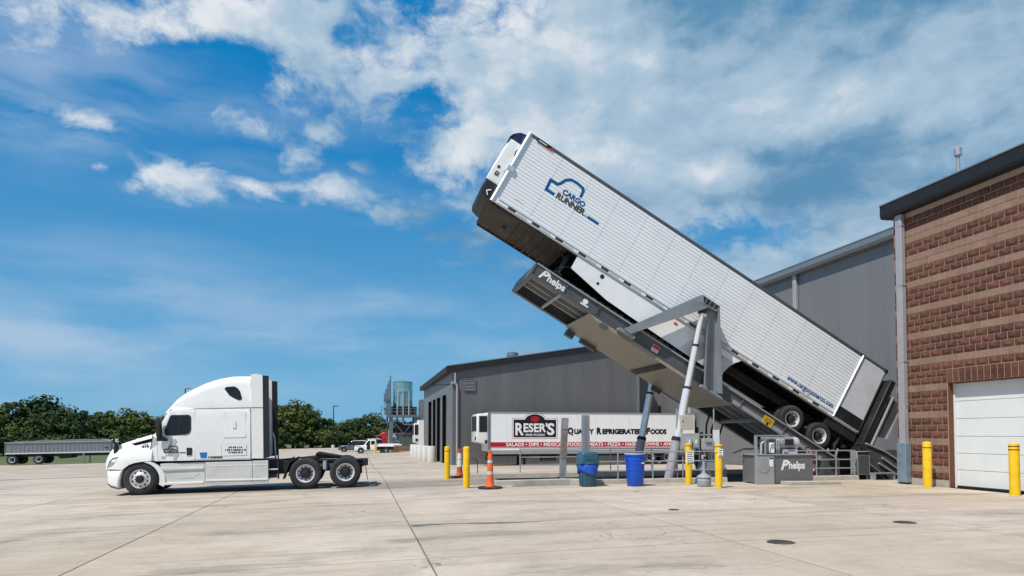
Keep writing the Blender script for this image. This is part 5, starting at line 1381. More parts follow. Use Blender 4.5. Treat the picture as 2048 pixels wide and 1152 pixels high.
# hydraulic power unit
def power_unit():
    t = thing('hydraulic_unit', 'grey hydraulic power unit tank with a motor on its lid', 'power unit', (12.80, 19.90, 0.0))
    W, D, H = 2.05, 0.95, 0.95
    b = MB().prism([(0.0, 0.03), (W, 0.03), (W, H), (0.0, H)], 0.0, D).build('tank', TANKG, t, bevel=0.012)
    MB().box(-0.05, W + 0.04, -0.04, D + 0.04, H, H + 0.035).build('lid', DGREYL, b)
    MB().box(-0.1, 0.55, -0.06, 0.0, 0.0, H - 0.04).build('end_panel', DGREYL, t, bevel=0.012)
    MB().cyl((0.17, -0.075, 0.58), (0.17, -0.055, 0.58), 0.20, n=22).build('access_cover', GALV, t)
    MB().box(0.36, 0.50, -0.068, -0.058, 0.58, 0.86).build('sight_label', INKWHITE, t)
    MB().box(0.36, 0.50, -0.070, -0.0685, 0.82, 0.86).build('label_header', INKBLK, t)
    MB().box(-0.12, -0.06, -0.05, 0.05, 0.0, 1.62).box(0.22, 0.26, -0.05, 0.0, 0.95, 1.62).box(-0.12, 0.95, -0.05, 0.0, 1.58, 1.62).build('hose_rack', GALV, t)
    mt = MB().cyl((0.98, 0.42, 1.34), (1.55, 0.42, 1.34), 0.20, n=20).build('motor', DGREYL, t)
    for k in range(14):
        a = R(k * 360 / 14)
        MB().beam((1.02, 0.42 + 0.2 * math.cos(a), 1.34 + 0.2 * math.sin(a)), (1.52, 0.42 + 0.2 * math.cos(a), 1.34 + 0.2 * math.sin(a)), 0.012, 0.03, up=(0, math.cos(a), math.sin(a))).build('cooling_fin', DGREYL, mt, smooth=0)
    MB().lathe([(0.0, 0.72), (0.12, 0.72), (0.20, 0.69), (0.215, 0.62), (0.215, 0.5)], 20, axis='x', c=(1.02, 0.42, 1.34)).build('fan_cowl', INKGREY, mt)
    MB().box(1.15, 1.40, 0.12, 0.24, 1.28, 1.48).build('terminal_box', BLACK, mt)
    MB().box(1.1, 1.6, 0.2, 0.65, 0.985, 1.14).build('motor_base', INKGREY, t)
    MB().cyl((0.72, 0.42, 1.34), (0.98, 0.42, 1.34), 0.15).build('bell_housing', INKGREY, t)
    MB().box(0.42, 0.72, 0.25, 0.60, 0.99, 1.48).build('pump', DGREY, t, bevel=0.03)
    MB().box(0.55, 0.68, 0.10, 0.25, 1.02, 1.36).build('filter_can', INKWHITE, t, bevel=0.02)
    MB().cyl((0.82, 0.2, 0.985), (0.82, 0.2, 1.45), 0.03).cyl((0.90, 0.2, 0.985), (0.90, 0.2, 1.45), 0.03).build('pipe', GALV, t)
    MB().box(0.55, 0.85, 0.2, 0.7, 1.48, 1.56).build('valve_block', DGREYL, t)
    MB().tube([(0.30, 0.3, 0.98), (0.30, 0.3, 1.30), (0.36, 0.3, 1.38), (0.50, 0.3, 1.40)], 0.035, 8).build('pipe', INKGREY, t)
    MB().tube([(0.40, 0.5, 1.2), (0.15, 0.6, 1.15), (-0.1, 0.7, 1.15), (-0.4, 0.9, 1.0)], 0.03, 8).build('hose', BLACK, t)
    lug = [(W - 0.16 + 0.06 * math.cos(R(a)), H + 0.10 + 0.06 * math.sin(R(a))) for a in range(0, 181, 30)]
    MB().prism([(W - 0.22, H + 0.035)] + list(reversed(lug)) + [(W - 0.10, H + 0.035)], 0.02, 0.045).build('lifting_lug', GALV, t)
    MB().cyl((W - 0.16, 0.018, H + 0.10), (W - 0.16, 0.02, H + 0.10), 0.03).build('lug_eye', BLACK, t)
    text('helps', 0.34, INKWHITE, t, 1.12, -0.002, 0.50, width=0.60, bold=0.03)
    text('P', 0.44, INKWHITE, t, 0.82, -0.002, 0.475, width=0.30, bold=0.04, shear=0.35)
power_unit()
solo(MB().prism([(0, 0), (1.9, 0), (1.9, 0.085), (0, 0.11)], 0.0, 0.55), 'concrete_pad', CONC, 'low concrete pad edge in front of the hydraulic unit', 'kerb', (13.55, 19.28, 0.0), bevel=0.01)

# electrical cabinets on a rack
t = thing('control_rack', 'pipe rack with cream and grey electrical boxes behind the tagged bollards', 'electrical rack', (10.95, 21.75, 0.0))
for x in (-0.08, 1.35): MB().cyl((x, 0.1, -0.9), (x, 0.1, 2.55), 0.028, n=8).build('rack_post', GALV, t)
for z in (0.95, 1.62): MB().cyl((-0.08, 0.1, z), (1.35, 0.1, z), 0.025, n=8).build('rack_rail', GALV, t)
c = MB().box(0.0, 0.48, -0.08, 0.08, 1.80, 2.32).build('cream_cabinet', CREAM, t, bevel=0.01)
MB().box(0.04, 0.08, -0.09, -0.08, 2.08, 2.12).build('cabinet_latch', BLACK, c)
c = MB().box(0.0, 0.70, -0.05, 0.12, 1.12, 1.68).build('switch_panel', BOXG, t, bevel=0.01)
for x in (0.10, 0.36):
    d = MB().box(x + 0.08, x + 0.26, -0.16, -0.05, 1.18, 1.52).build('disconnect_switch', BOXG, c, bevel=0.008)
    MB().box(x + 0.13, x + 0.20, -0.172, -0.16, 1.32, 1.46).build('switch_label', INKWHITE, d)
c = MB().box(0.82, 1.22, -0.10, 0.06, 1.10, 1.50).build('push_button_box', BOXG, t, bevel=0.008)
for i in range(3): MB().cyl((0.95 + i * 0.08, -0.14, 1.34), (0.95 + i * 0.08, -0.10, 1.34), 0.025, n=10).build('push_button', BLACK, c)
MB().box(1.26, 1.50, -0.02, 0.0, 1.05, 1.80).build('paper_notice', INKWHITE, t)
MB().tube([(0.15, 0.12, 1.1), (0.15, 0.12, -0.8)], 0.025, 6).build('conduit', GALV, t)
MB().tube([(0.95, 0.02, 1.1), (0.95, 0.02, 0.5), (1.15, 0.0, 0.2), (1.3, 0, -0.1)], 0.022, 6).build('conduit', GALV, t)
MB().tube([(0.62, 0.1, 1.1), (0.60, 0.1, 0.6), (0.75, 0.05, 0.2), (0.9, 0, -0.1)], 0.02, 6).build('conduit', BLACK, t)
for i, (x, y, h) in enumerate(((12.05, 21.9, 1.9), (12.30, 22.0, 1.7), (12.55, 21.9, 1.5))):
    hs_ = thing('hydraulic_hose', ('left', 'middle', 'right')[i] + ' of three black hydraulic hoses rising into the dumper frame', 'hose', (x, y, -0.4), group='hydraulic hoses')
    MB().tube([(0, 0, 0), (0.05, 0, h * 0.5), (-0.02, 0.05, h * 0.8), (0.1, 0.2, h + 0.5), (0.3, 0.3, h + 0.9)], 0.035, 8).build('hose', MATTE, hs_)
    MB().cyl((0.05, 0, h * 0.45), (0.05, 0, h * 0.55), 0.05, n=8).build('coupling', GALV, hs_)
t = thing('valve_manifold', 'dark steel valve manifold box low behind the tagged bollards', 'valve box', (11.75, 21.75, -0.2))
MB().box(0, 1.0, 0, 0.4, 0, 0.62).build('box', DGREY, t, bevel=0.02)
MB().prism([(0.0, 0.62), (1.0, 0.62), (0.9, 0.86), (0.1, 0.86)], 0.05, 0.35).build('manifold', ASHG, t)
MB().cyl((0.5, 0.2, 0.86), (0.5, 0.2, 1.35), 0.09).cyl((0.5, 0.2, 1.1), (0.5, 0.2, 1.2), 0.16).build('valve_stem', GALV, t)
for x in (0.1, 0.28, 0.75, 0.95): MB().cyl((x, 0.5, 0.5), (x, 0.5, 2.2 - x), 0.06).build('hose_riser', CHASSIS, t)

# receiving hopper at the low end of the dumper
t = thing('receiving_hopper', 'dark steel receiving hopper between the tipped trailer and the brick corner', 'hopper', (18.3, 21.9, 0.0))
MB().prism([(0.25, 1.35), (1.15, 1.05), (2.6, 1.05), (2.6, -0.4), (1.8, -0.35), (0.55, 0.55)], 0.0, 0.06).build('side_plate', DGREY, t, smooth=0)
MB().prism([(0.25, 1.35), (1.15, 1.05), (2.6, 1.05), (2.6, -0.4), (1.8, -0.35), (0.55, 0.55)], 3.2, 3.26).build('side_plate', DGREY, t, smooth=0)
MB().prism([(0.25, 1.30), (0.55, 0.5), (1.8, -0.4), (1.8, -0.5), (0.5, 0.42), (0.18, 1.28)], 0.06, 3.2).build('chute_floor', UNDER, t, smooth=0)
for a, b in (((0.30, 1.30), (1.12, 1.00)), ((1.12, 1.0), (1.9, 0.55)), ((1.0, 0.75), (1.65, 0.35)), ((1.65, 0.35), (2.4, 0.75)), ((0.85, 0.55), (1.65, 0.10)), ((1.65, 0.10), (2.4, 0.45))):
    MB().beam((a[0], -0.03, a[1]), (b[0], -0.03, b[1]), 0.06, 0.06, up=(0, 1, 0)).build('rib', ASHG, t, smooth=0)
t = thing('control_cabinet', 'small dark grey control cabinet at the right end of the railing', 'cabinet', (17.72, 21.3, 0.0))
MB().box(0, 0.55, 0, 0.35, 0.16, 1.02).build('cabinet', DGREYL, t, bevel=0.012)
MB().box(0.03, 0.52, -0.012, 0, 0.90, 1.0).build('vent_strip', BLACK, t)
MB().box(0.05, 0.50, -0.008, 0, 0.20, 0.86).build('cabinet_door', DGREY, t)
MB().box(0.05, 0.1, 0.05, 0.1, 0, 0.16).box(0.45, 0.5, 0.05, 0.1, 0, 0.16).build('leg', GALV, t)
t = thing('step_bench', 'low steel step in front of the receiving hopper', 'step', (18.0, 20.75, 0.0))
MB().box(0, 0.85, 0, 0.25, 0.22, 0.26).build('tread', GALV, t); MB().box(0, 0.04, 0, 0.25, 0, 0.22).build('leg', GALV, t); MB().box(0.81, 0.85, 0, 0.25, 0, 0.22).build('leg', GALV, t)
t = thing('hand_truck', 'maroon hand truck parked behind the right railing', 'hand truck', (15.75, 21.75, -0.6))
MB().box(0.0, 0.65, 0, 0.05, 0.25, 0.85).build('panel', BROWNPIT, t)
MB().tube([(0.05, 0, 0.3), (0.25, 0.1, 1.75), (0.55, 0.1, 1.75), (0.62, 0, 0.3)], 0.022, 6).build('handle', BROWNPIT, t)
for x in (0.05, 0.55): MB().cyl((x, 0.05, 0.14), (x, 0.12, 0.14), 0.13).build('wheel', RUBBER, t)
t = thing('step_ladder', 'light aluminium ladder leaning in the pit behind the right railing', 'ladder', (16.55, 22.0, -0.9))
for x in (0.0, 0.42): MB().beam((x, 0, 0), (x + 0.75, 0.3, 2.0), 0.03, 0.06).build('stile', ALUBAR, t)
for i in range(6):
    f = (i + 0.7) / 6.5
    MB().beam((0.75 * f, 0.3 * f, 2.0 * f), (0.42 + 0.75 * f, 0.3 * f, 2.0 * f), 0.06, 0.03).build('rung', ALUBAR, t)

# brown stains on the slabs modelled as thin discs, and other marks
def stain_disc(v, u, r, label, m=None):
    o = MB().lathe([(0.0, 0.012), (r * 0.9, 0.012), (r, 0.004), (r, -0.01)], 24)
    return solo(o, 'concrete_stain', m or UNDER, label, 'stain', (v, u, G(v, u)))
stain_disc(6.18, 10.45, 0.0, 'x') if False else None
stain_disc(6.35, 9.30, 0.21, 'round brown stain in the right foreground concrete')
stain_disc(9.95, 10.75, 0.20, 'flat dark stain at the far right of the foreground')
stain_disc(6.75, 13.75, 0.12, 'small dark stain in the concrete below the ash can')
# wet streak left of the dumper: thin irregular film
mb = MB(); rw_ = random.Random(9)
top, bot = [], []
for i in range(25):
    f = i / 24
    v = 0.98 + f * 3.1; u = 13.05 - 0.22 * f + 0.09 * math.sin(f * 7)
    w = (0.05 + 0.16 * math.exp(-((f - 0.55) / 0.16) ** 2) + 0.10 * math.exp(-(f / 0.15) ** 2)) * (1.05 - f)
    top.append((v, u + w * rw_.uniform(.6, 1.2))); bot.append((v, u - w * rw_.uniform(.6, 1.2)))
for ring in (top, bot): mb.v += [tuple(S(v, u, G(v, u) + 0.004)) for v, u in ring]
for i in range(24): mb.f.append((25 + i, 26 + i, i + 1, i)); mb.m.append(0)
WET = mat('wet_stain', (0.15, 0.125, 0.105), 0.45, var=0.3, scale=4)
o = mb.build('wet_patch', WET, None, smooth=0); tag(o, kind='stuff'); o['label'] = 'dark wet streak trailing across the concrete from a joint'

# ================================================================== lettered trailer at the low building
def lettered_trailer():
    u0 = 43.1
    t = thing('semi_trailer', 'parked white semi-trailer with red lettered stripe before the low building', 'trailer', (8.18, u0, -0.42))
    L_, W, z0, z1 = 14.6, 2.55, 0.92, 3.50
    MB().box(0, L_, 0, W, z0 + 0.02, z1 - 0.02).build('box_body', WHITE2, t, smooth=0)
    MB().box(0.0, L_, -0.02, 0.03, z1 - 0.07, z1 + 0.02).build('top_rail', GALV, t)
    MB().box(-0.04, 0.12, -0.03, 0.06, z0, z1).build('corner_post', TRIMG, t)
    MB().box(0.0, L_, -0.025, 0.03, z0 - 0.16, z0 + 0.10).build('bottom_rail', GALV, t)
    MB().box(0.12, L_, -0.012, 0.0, z0 + 0.32, z0 + 0.62).build('stripe', STRIPE, t, smooth=0)
    MB().box(0.12, L_, -0.012, 0.0, z0 + 0.25, z0 + 0.275).build('stripe', STRIPE, t, smooth=0)
    for i in range(1, 12): MB().box(i * 1.22, i * 1.22 + 0.012, -0.006, 0.0, z0 + 0.65, z1 - 0.08).build('panel_seam', GREYSKIRT, t, smooth=0)
    text('SALADS • DIPS • MEXICAN FOODS • MEATS • PIZZA • HASH BROWNS • AND MORE', 0.30, INKWHITE, t, 1.15, -0.013, z0 + 0.37, width=12.9, bold=0.03, depth=0.003)
    for ch, x, w in (('Q', 5.36, 0.42), ('R', 7.40, 0.36), ('F', 10.95, 0.32)): text(ch, 0.56, INKBLK, t, x, -0.003, 2.09, width=w, bold=0.07, depth=0.003)
    for wd, x, w in (('UALITY', 5.82, 1.40), ('EFRIGERATED', 7.80, 2.92), ('OODS', 11.30, 1.20)): text(wd, 0.44, INKBLK, t, x, -0.003, 2.09, width=w, bold=0.07, depth=0.003)
    # framed emblem
    def badge(g, d, m):
        pts = [(1.66 - g, 1.86 - g), (4.56 + g, 1.86 - g), (4.56 + g, 3.02 + g), (3.80 + g * .6, 3.02 + g)]
        pts += [(3.11 + (0.70 + g) * math.cos(R(a)), 2.92 + (0.46 + g) * math.sin(R(a))) for a in range(15, 166, 15)]
        pts += [(2.42 - g * .6, 3.02 + g), (1.66 - g, 3.02 + g)]
        return MB().prism(pts, d - 0.003, d).build('emblem', m, t, smooth=0)
    badge(0.10, -0.001, STRIPE); badge(0.075, -0.005, INKWHITE); badge(0.0, -0.009, INKBLK)
    MB().prism([(3.11 + 0.30 * math.cos(R(a)), 3.06 + 0.2 * math.sin(R(a))) for a in range(0, 360, 20)], -0.016, -0.0125).build('emblem_crest', STRIPE, t, smooth=0)
    text('R', 1.10, INKWHITE, t, 1.74, -0.0125, 2.02, width=0.56, bold=0.03, depth=0.003)
    text("ESER'", 0.78, INKWHITE, t, 2.30, -0.0125, 2.22, width=1.62, bold=0.03, depth=0.003)
    text('S', 1.05, INKWHITE, t, 3.93, -0.0125, 2.04, width=0.50, bold=0.03, depth=0.003)
    text('FINE FOODS', 0.20, INKWHITE, t, 2.46, -0.0125, 1.95, width=1.3, bold=0.02, depth=0.003)
    # refrigeration unit
    ub = MB().puff([(-0.74, 1.55), (-0.02, 1.35), (-0.02, 3.40), (-0.60, 3.40), (-0.74, 3.28)], 0.15, 2.4, 0.06, 3).build('reefer_unit', WHITE, t)
    MB().box(-0.60, -0.06, 0.135, 0.16, 2.20, 3.25).build('unit_grille', BLACK, ub, bevel=0.03)
    MB().box(-0.755, -0.73, 0.35, 2.15, 2.25, 3.25).build('unit_grille', BLACK, ub, bevel=0.03)
    MB().box(-0.22, -0.06, 0.135, 0.16, 1.45, 1.68).box(-0.755, -0.73, 0.5, 0.9, 1.65, 1.9).build('control_panel', BLACK, ub)
    # underside
    for x in (2.4,):
        for y in (0.3, W - 0.4):
            MB().box(x, x + 0.14, y, y + 0.12, 0.02, z0 - 0.1).box(x - 0.1, x + 0.24, y - 0.05, y + 0.17, 0.0, 0.03).build('landing_leg', CHASSIS, t)
        MB().prism([(x - 0.45, z0 - 0.16), (x + 0.8, z0 - 0.16), (x + 0.2, 0.42), (x - 0.1, 0.42)], 0.35, 0.40).build('leg_brace', CHASSIS, t, smooth=0)
    MB().box(0.4, L_ - 0.2, 0.2, W - 0.2, z0 - 0.30, z0 - 0.02).build('underframe', CHASSIS, t)
    for x in (11.3, 12.6):
        for y, d in ((0.02, 1), (W - 0.02, -1)): add_wheel(t, x, 0.50, 0.50, y, d, 'drive', 'wheel', True)
    MB().tube([(0.05, 0.5, z0 - 0.1), (-0.15, 0.5, 0.5), (0.05, 0.5, 0.35)], 0.05, 6).build('air_hose', CHASSIS, t)
    MB().box(3.6, 4.6, 0.1, 0.6, 0.30, 0.65).build('tool_box', CHASSIS, t)
lettered_trailer()

def docked_trailer():
    v, u = 5.75, 73.3
    t = thing('semi_trailer', 'white trailer nose with black grille beyond the low building end', 'trailer', (v, u, G(v, u)))
    MB().box(0.5, 9, 0, 2.5, 1.15, 3.9).build('box_body', WHITE2, t, smooth=0)
    ub = MB().puff([(0.0, 1.5), (0.5, 1.3), (0.5, 3.55), (0.12, 3.55), (0.0, 3.4)], 0.1, 2.4, 0.06, 3).build('reefer_unit', WHITE, t)
    MB().box(0.06, 0.46, 0.085, 0.11, 2.3, 3.4).build('unit_grille', BLACK, ub)
    MB().box(-0.02, 0.01, 0.3, 2.2, 2.3, 3.4).build('unit_grille', BLACK, ub)
    MB().cyl((0.28, 0.06, 1.75), (0.28, 0.1, 1.75), 0.16).build('fan', BLACK, ub)
    for y in (0.3, 2.1): MB().box(2.2, 2.35, y, y + 0.12, 0, 1.15).build('landing_leg', CHASSIS, t)
docked_trailer()

# white concrete posts along the low building
pv = [(5.84, 56.1), (5.72, 59.4), (5.62, 63.0), (5.54, 66.8), (5.50, 70.6)]
names = ['nearest', 'second nearest', 'middle', 'second farthest', 'farthest']
for (v, u), n in zip(pv, names):
    t = thing('concrete_post', n + ' of the stout white concrete posts along the low building', 'bollard', (v, u, G(v, u)), group='white concrete posts')
    MB().lathe([(0.37, 0.0), (0.36, 1.26), (0.33, 1.30), (0.001, 1.32)], 18).build('post', CONCW, t)

# ================================================================== far yard
def light_wheel(t, x, y, z, r, w=0.22):
    tyre = MB().lathe([(r * 0.6, 0), (r * 0.95, 0.0), (r, 0.03), (r, w - 0.03), (r * 0.95, w), (r * .6, w)], 18, axis='y', c=(x, y, z)).build('wheel', RUBBER, t)
    MB().lathe([(r * 0.62, 0.01), (r * 0.5, 0.03), (r * 0.2, 0.015), (0.001, 0.01)], 14, axis='y', c=(x, y, z)).build('rim', WHEELALU, tyre)
    MB().lathe([(r * 0.62, w - 0.01), (0.001, w - 0.01)], 14, axis='y', c=(x, y, z)).build('rim', WHEELALU, tyre)

def dump_trailer():
    v, u = -34.9, 78.0
    t = thing('dump_trailer', 'long aluminium end-dump trailer parked by the grass at far left', 'trailer', (v, u, G(v + 4, u)), tilt=-0.018)
    L_, W = 9.6, 2.5
    m = MB().prism([(0.0, 1.10), (L_, 1.02), (L_, 2.24), (0.1, 2.20)], 0.0, W).build('dump_body', DUMPAL, t, smooth=0)
    rib = MB().box(0, 0.06, -0.025, 0.0, 1.15, 2.15).mesh('side_rib', DUMPAL, 0)
    for i in range(24): link('side_rib', rib, m, loc=(0.5 + i * 0.38, 0, 0))
    MB().box(-0.05, L_ + 0.02, -0.08, 0.02, 2.17, 2.27).build('top_rail', GALV, m); MB().box(0, L_, -0.07, 0.0, 1.06, 1.18).build('bottom_rail', ALUBAR, m)
    MB().prism([(0.2, 2.25), (1.0, 2.38), (2.2, 2.36), (3.0, 2.46), (4.6, 2.41), (6.0, 2.48), (8.6, 2.44), (9.3, 2.27)], 0.2, W - 0.2).build('tarp', TARP, t)
    MB().tube([(L_, 0.1, 2.2), (L_ + 0.15, 0.1, 2.4), (L_ + 0.3, 0.1, 2.35), (L_ + 0.3, 0.1, 1.2)], 0.06, 6).build('front_hoop', GALV, t)
    MB().box(-0.06, 0.0, -0.02, W, 0.9, 2.15).build('tail_gate', DUMPAL, t)
    MB().box(0.3, L_, 0.8, W - 0.8, 0.75, 1.08).build('frame', CHASSIS, t)
    for x in (0.55, 2.95):
        for y, d in ((0.0, 1), (W, -1)): add_wheel(t, x, 0.50, 0.50, y, d, 'drive', 'wheel', True)
        MB().cyl((x, 0.3, 0.5), (x, W - 0.3, 0.5), 0.07).build('axle', CHASSIS, t)
    MB().prism([(4.3, 1.05), (6.0, 1.05), (5.7, 0.55), (4.8, 0.5)], 0.4, W - 0.4).build('spare_rack', CHASSIS, t)
    for y in (0.35, W - 0.5): MB().box(6.9, 7.04, y, y + 0.14, 0.0, 1.05).box(6.8, 7.14, y - .05, y + .19, 0, 0.04).build('landing_leg', GALV, t)
    MB().box(9.1, 9.4, -0.06, -0.05, 1.5, 1.6).build('marker_plate', INKBLK, t)
dump_trailer()

def suv(name, label, v, u, rz, paint, L_=4.6, H_=1.72, cat='car'):
    t = thing(name, label, cat, (v, u, G(v, u)), rz)
    W = 1.85
    body = [(0.0, 0.35), (0.02, 0.70), (0.12, 0.90), (1.15, 1.02), (L_ - 0.1, 1.06), (L_, 0.9), (L_, 0.40), (L_ - 0.6, 0.30), (0.3, 0.28)]
    b = MB().puff(body, 0, W, 0.10, 3).build('body', paint, t, smooth=45)
    roof = [(1.05, 1.0), (1.75, 1.58), (2.1, H_ - 0.02), (L_ - 1.1, H_), (L_ - 0.45, H_ - 0.12), (L_ - 0.08, 1.04)]
    g = MB().puff(roof, 0.12, W - 0.12, 0.14, 3).build('cabin', GLASS, t, smooth=45)
    MB().puff([(1.78, 1.58), (2.1, H_ - 0.03), (L_ - 1.1, H_ + 0.015), (L_ - 0.42, H_ - 0.10), (L_ - 0.5, H_ - 0.16), (L_ - 1.1, H_ - 0.06), (2.15, H_ - 0.10)], 0.16, W - 0.16, 0.02, 2).build('roof', WHITE2, g)
    for x in (2.55, 3.55): MB().prism([(x, 1.04), (x + 0.10, 1.04), (x + 0.16, H_ - 0.1), (x + 0.08, H_ - 0.1)], 0.12, 0.15).build('pillar', paint, g, smooth=0)
    for x in (0.85, L_ - 0.95):
        MB().cyl((x, -0.003, 0.38), (x, 0.3, 0.38), 0.42).build('wheel_arch', BLACK, t)
        light_wheel(t, x, -0.02, 0.36, 0.36); light_wheel(t, x, W - 0.2, 0.36, 0.36)
    MB().box(-0.012, 0.05, 0.15, 0.5, 0.68, 0.82).build('headlight', LENS, t); MB().box(-0.012, 0.05, W - 0.5, W - 0.15, 0.68, 0.82).build('headlight', LENS, t)
    MB().box(0.10, 0.9, -0.012, 0.02, 0.80, 0.84).build('side_trim', BLACK, t)
    MB().box(-0.02, 0.02, 0.5, W - 0.5, 0.5, 0.85).build('grille', BLACK, t)
    MB().box(0.2, L_ - 0.2, -0.005, 0.02, 0.30, 0.42).build('sill', BLACK, t)
    MB().box(1.45, 1.62, -0.14, 0.05, 1.02, 1.16).build('door_mirror', paint, t)
    return t
suv('parked_car', 'dark grey sport-utility car facing left in the far yard', -3.05, 103.0, R(-4), SUVG)
suv('parked_car', 'pale silver car half hidden behind the dark grey one', -0.9, 106.2, R(-4), mat('car_silver', (0.42, 0.45, 0.47), 0.3, metal=0.4, var=0.05, coat=0.5), 4.6, 1.95)

def pickup():
    v, u = -0.65, 91.0
    t = thing('pickup_truck', 'white flatbed pickup truck with an open cab window parked mid yard', 'truck', (v, u, G(v, u)), R(-3))
    W = 1.95
    MB().puff([(0.0, 0.42), (0.02, 0.82), (0.15, 1.02), (1.2, 1.10), (2.9, 1.12), (2.9, 0.40), (0.2, 0.36)], 0, W, 0.08, 3).build('body', WHITE, t, smooth=45)
    c = MB().puff([(1.15, 1.05), (1.75, 1.78), (2.05, 1.86), (2.78, 1.86), (2.88, 1.05)], 0.08, W - 0.08, 0.10, 3).build('cab', WHITE, t, smooth=45)
    MB().prism([(1.42, 1.12), (1.80, 1.70), (2.02, 1.72), (2.02, 1.12)], 0.06, 0.085).build('window_glass', GLASS, c, smooth=0)
    MB().prism([(2.15, 1.2), (2.15, 1.68), (2.62, 1.68), (2.68, 1.2)], 0.06, 0.085).build('window_glass', GLASS, c, smooth=0)
    MB().prism([(1.10, 1.14), (1.66, 1.76), (1.72, 1.76), (1.16, 1.12)], 0.2, W - 0.2).build('windscreen', GLASS, c, smooth=0)
    MB().box(1.60, 2.05, -0.01, 0.02, 0.50, 1.12).build('door', BLACK, t)
    MB().box(2.95, 5.2, 0.0, W, 0.92, 1.06).build('flat_bed', WHITE2, t)
    MB().prism([(2.95, 1.06), (5.0, 1.06), (5.2, 1.30), (3.1, 1.28)], 0.1, W - 0.1).build('bed_cover', WHITE2, t)
    MB().box(2.9, 5.1, 0.5, W - 0.5, 0.55, 0.92).build('frame', CHASSIS, t)
    for x in (0.85, 4.1):
        MB().cyl((x, -0.003, 0.40), (x, 0.3, 0.40), 0.44).build('wheel_arch', BLACK, t)
        light_wheel(t, x, -0.02, 0.38, 0.38, 0.25); light_wheel(t, x, W - 0.22, 0.38, 0.38, 0.25)
    MB().box(-0.01, 0.05, 0.1, 0.45, 0.72, 0.90).box(-0.01, 0.05, W - 0.45, W - 0.1, 0.72, 0.90).build('headlight', LENS, t)
    MB().box(-0.05, 0.05, 0.05, W - 0.05, 0.40, 0.58).build('bumper', CHASSIS, t)
    MB().box(0.25, 0.8, -0.012, 0.0, 0.92, 0.99).build('decal', INKBLK, t)
pickup()

def red_tractor():
    v, u = 1.3, 113.5
    t = thing('tractor_truck', 'red truck tractor parked behind the white pickup', 'truck', (v, u, G(v, u)), R(-5))
    W = 2.4
    MB().puff([(0.0, 0.5), (0.05, 1.2), (0.3, 1.5), (1.3, 1.75), (1.4, 0.6)], 0, W, 0.12, 3).build('hood', RED, t, smooth=45)
    c = MB().puff([(1.2, 0.9), (1.3, 1.75), (1.75, 2.5), (2.6, 2.95), (3.2, 3.05), (3.3, 0.9)], 0, W, 0.14, 4).build('cab', RED, t, smooth=45)
    MB().prism([(1.5, 1.75), (1.8, 2.3), (2.3, 2.35), (2.3, 1.75)], -0.012, 0.02).build('window_glass', GLASS, c, smooth=0)
    MB().prism([(1.25, 1.78), (1.72, 2.48), (1.66, 2.5), (1.18, 1.80)], 0.25, W - 0.25).build('windscreen', GLASS, c, smooth=0)
    MB().cyl((3.45, 0.2, 0.9), (3.45, 0.2, 3.3), 0.07).cyl((3.45, W - 0.2, 0.9), (3.45, W - .2, 3.3), 0.07).build('exhaust_stack', CHROME, t)
    MB().box(0.4, 6.0, 0.8, W - 0.8, 0.6, 0.9).build('frame', CHASSIS, t)
    for x, dual in ((0.85, False), (4.4, True), (5.6, True)):
        for y, d in ((0.0, 1), (W, -1)): add_wheel(t, x, 0.5, 0.5, y, d, 'drive' if dual else 'steer', 'wheel', dual)
red_tractor()

# stacked pallets and boards
def pallet_stack(v, u, nx, n, label, rz=0.0):
    t = thing('pallet_stack', label, 'pallets', (v, u, G(v, u)), rz, 'stacks of wooden pallets')
    for k in range(n):
        z = k * 0.15
        p = MB()
        for y in (0.0, 0.5, 1.0): p.box(0, nx, y, y + 0.09, z + 0.02, z + 0.11)
        p = p.build('pallet', WOOD, t, smooth=0)
        for i in range(int(nx / 0.2)):
            MB().box(i * 0.2, i * 0.2 + 0.13, -0.02, 1.12, z + 0.11, z + 0.13).build('board', WOOD, p, smooth=0)
        MB().box(0, nx, -0.02, 0.08, z, z + 0.02).build('board', WOOD, p, smooth=0)
pallet_stack(2.75, 93.2, 1.3, 6, 'wooden pallet stack beside the yellow post, left end of the row')
pallet_stack(4.25, 95.4, 1.3, 6, 'wooden pallet stack in the middle of the row')
pallet_stack(5.75, 97.8, 1.3, 5, 'wooden pallet stack at the right end of the row')
t = thing('tarp_bundle', 'white wrapped bundle lying on the pallet stacks', 'bundle', (3.0, 93.4, G(3, 93.4) + 0.88))
MB().puff([(0, 0.0), (2.6, 0.05), (2.7, 0.22), (2.2, 0.32), (0.6, 0.28), (0.05, 0.2)], 0.0, 1.0, 0.1, 3).build('wrap', WHITE2, t, smooth=60)
bollard(2.0, 89.3, 1.25, 0.13, 'yellow post standing far off beside the white pickup')

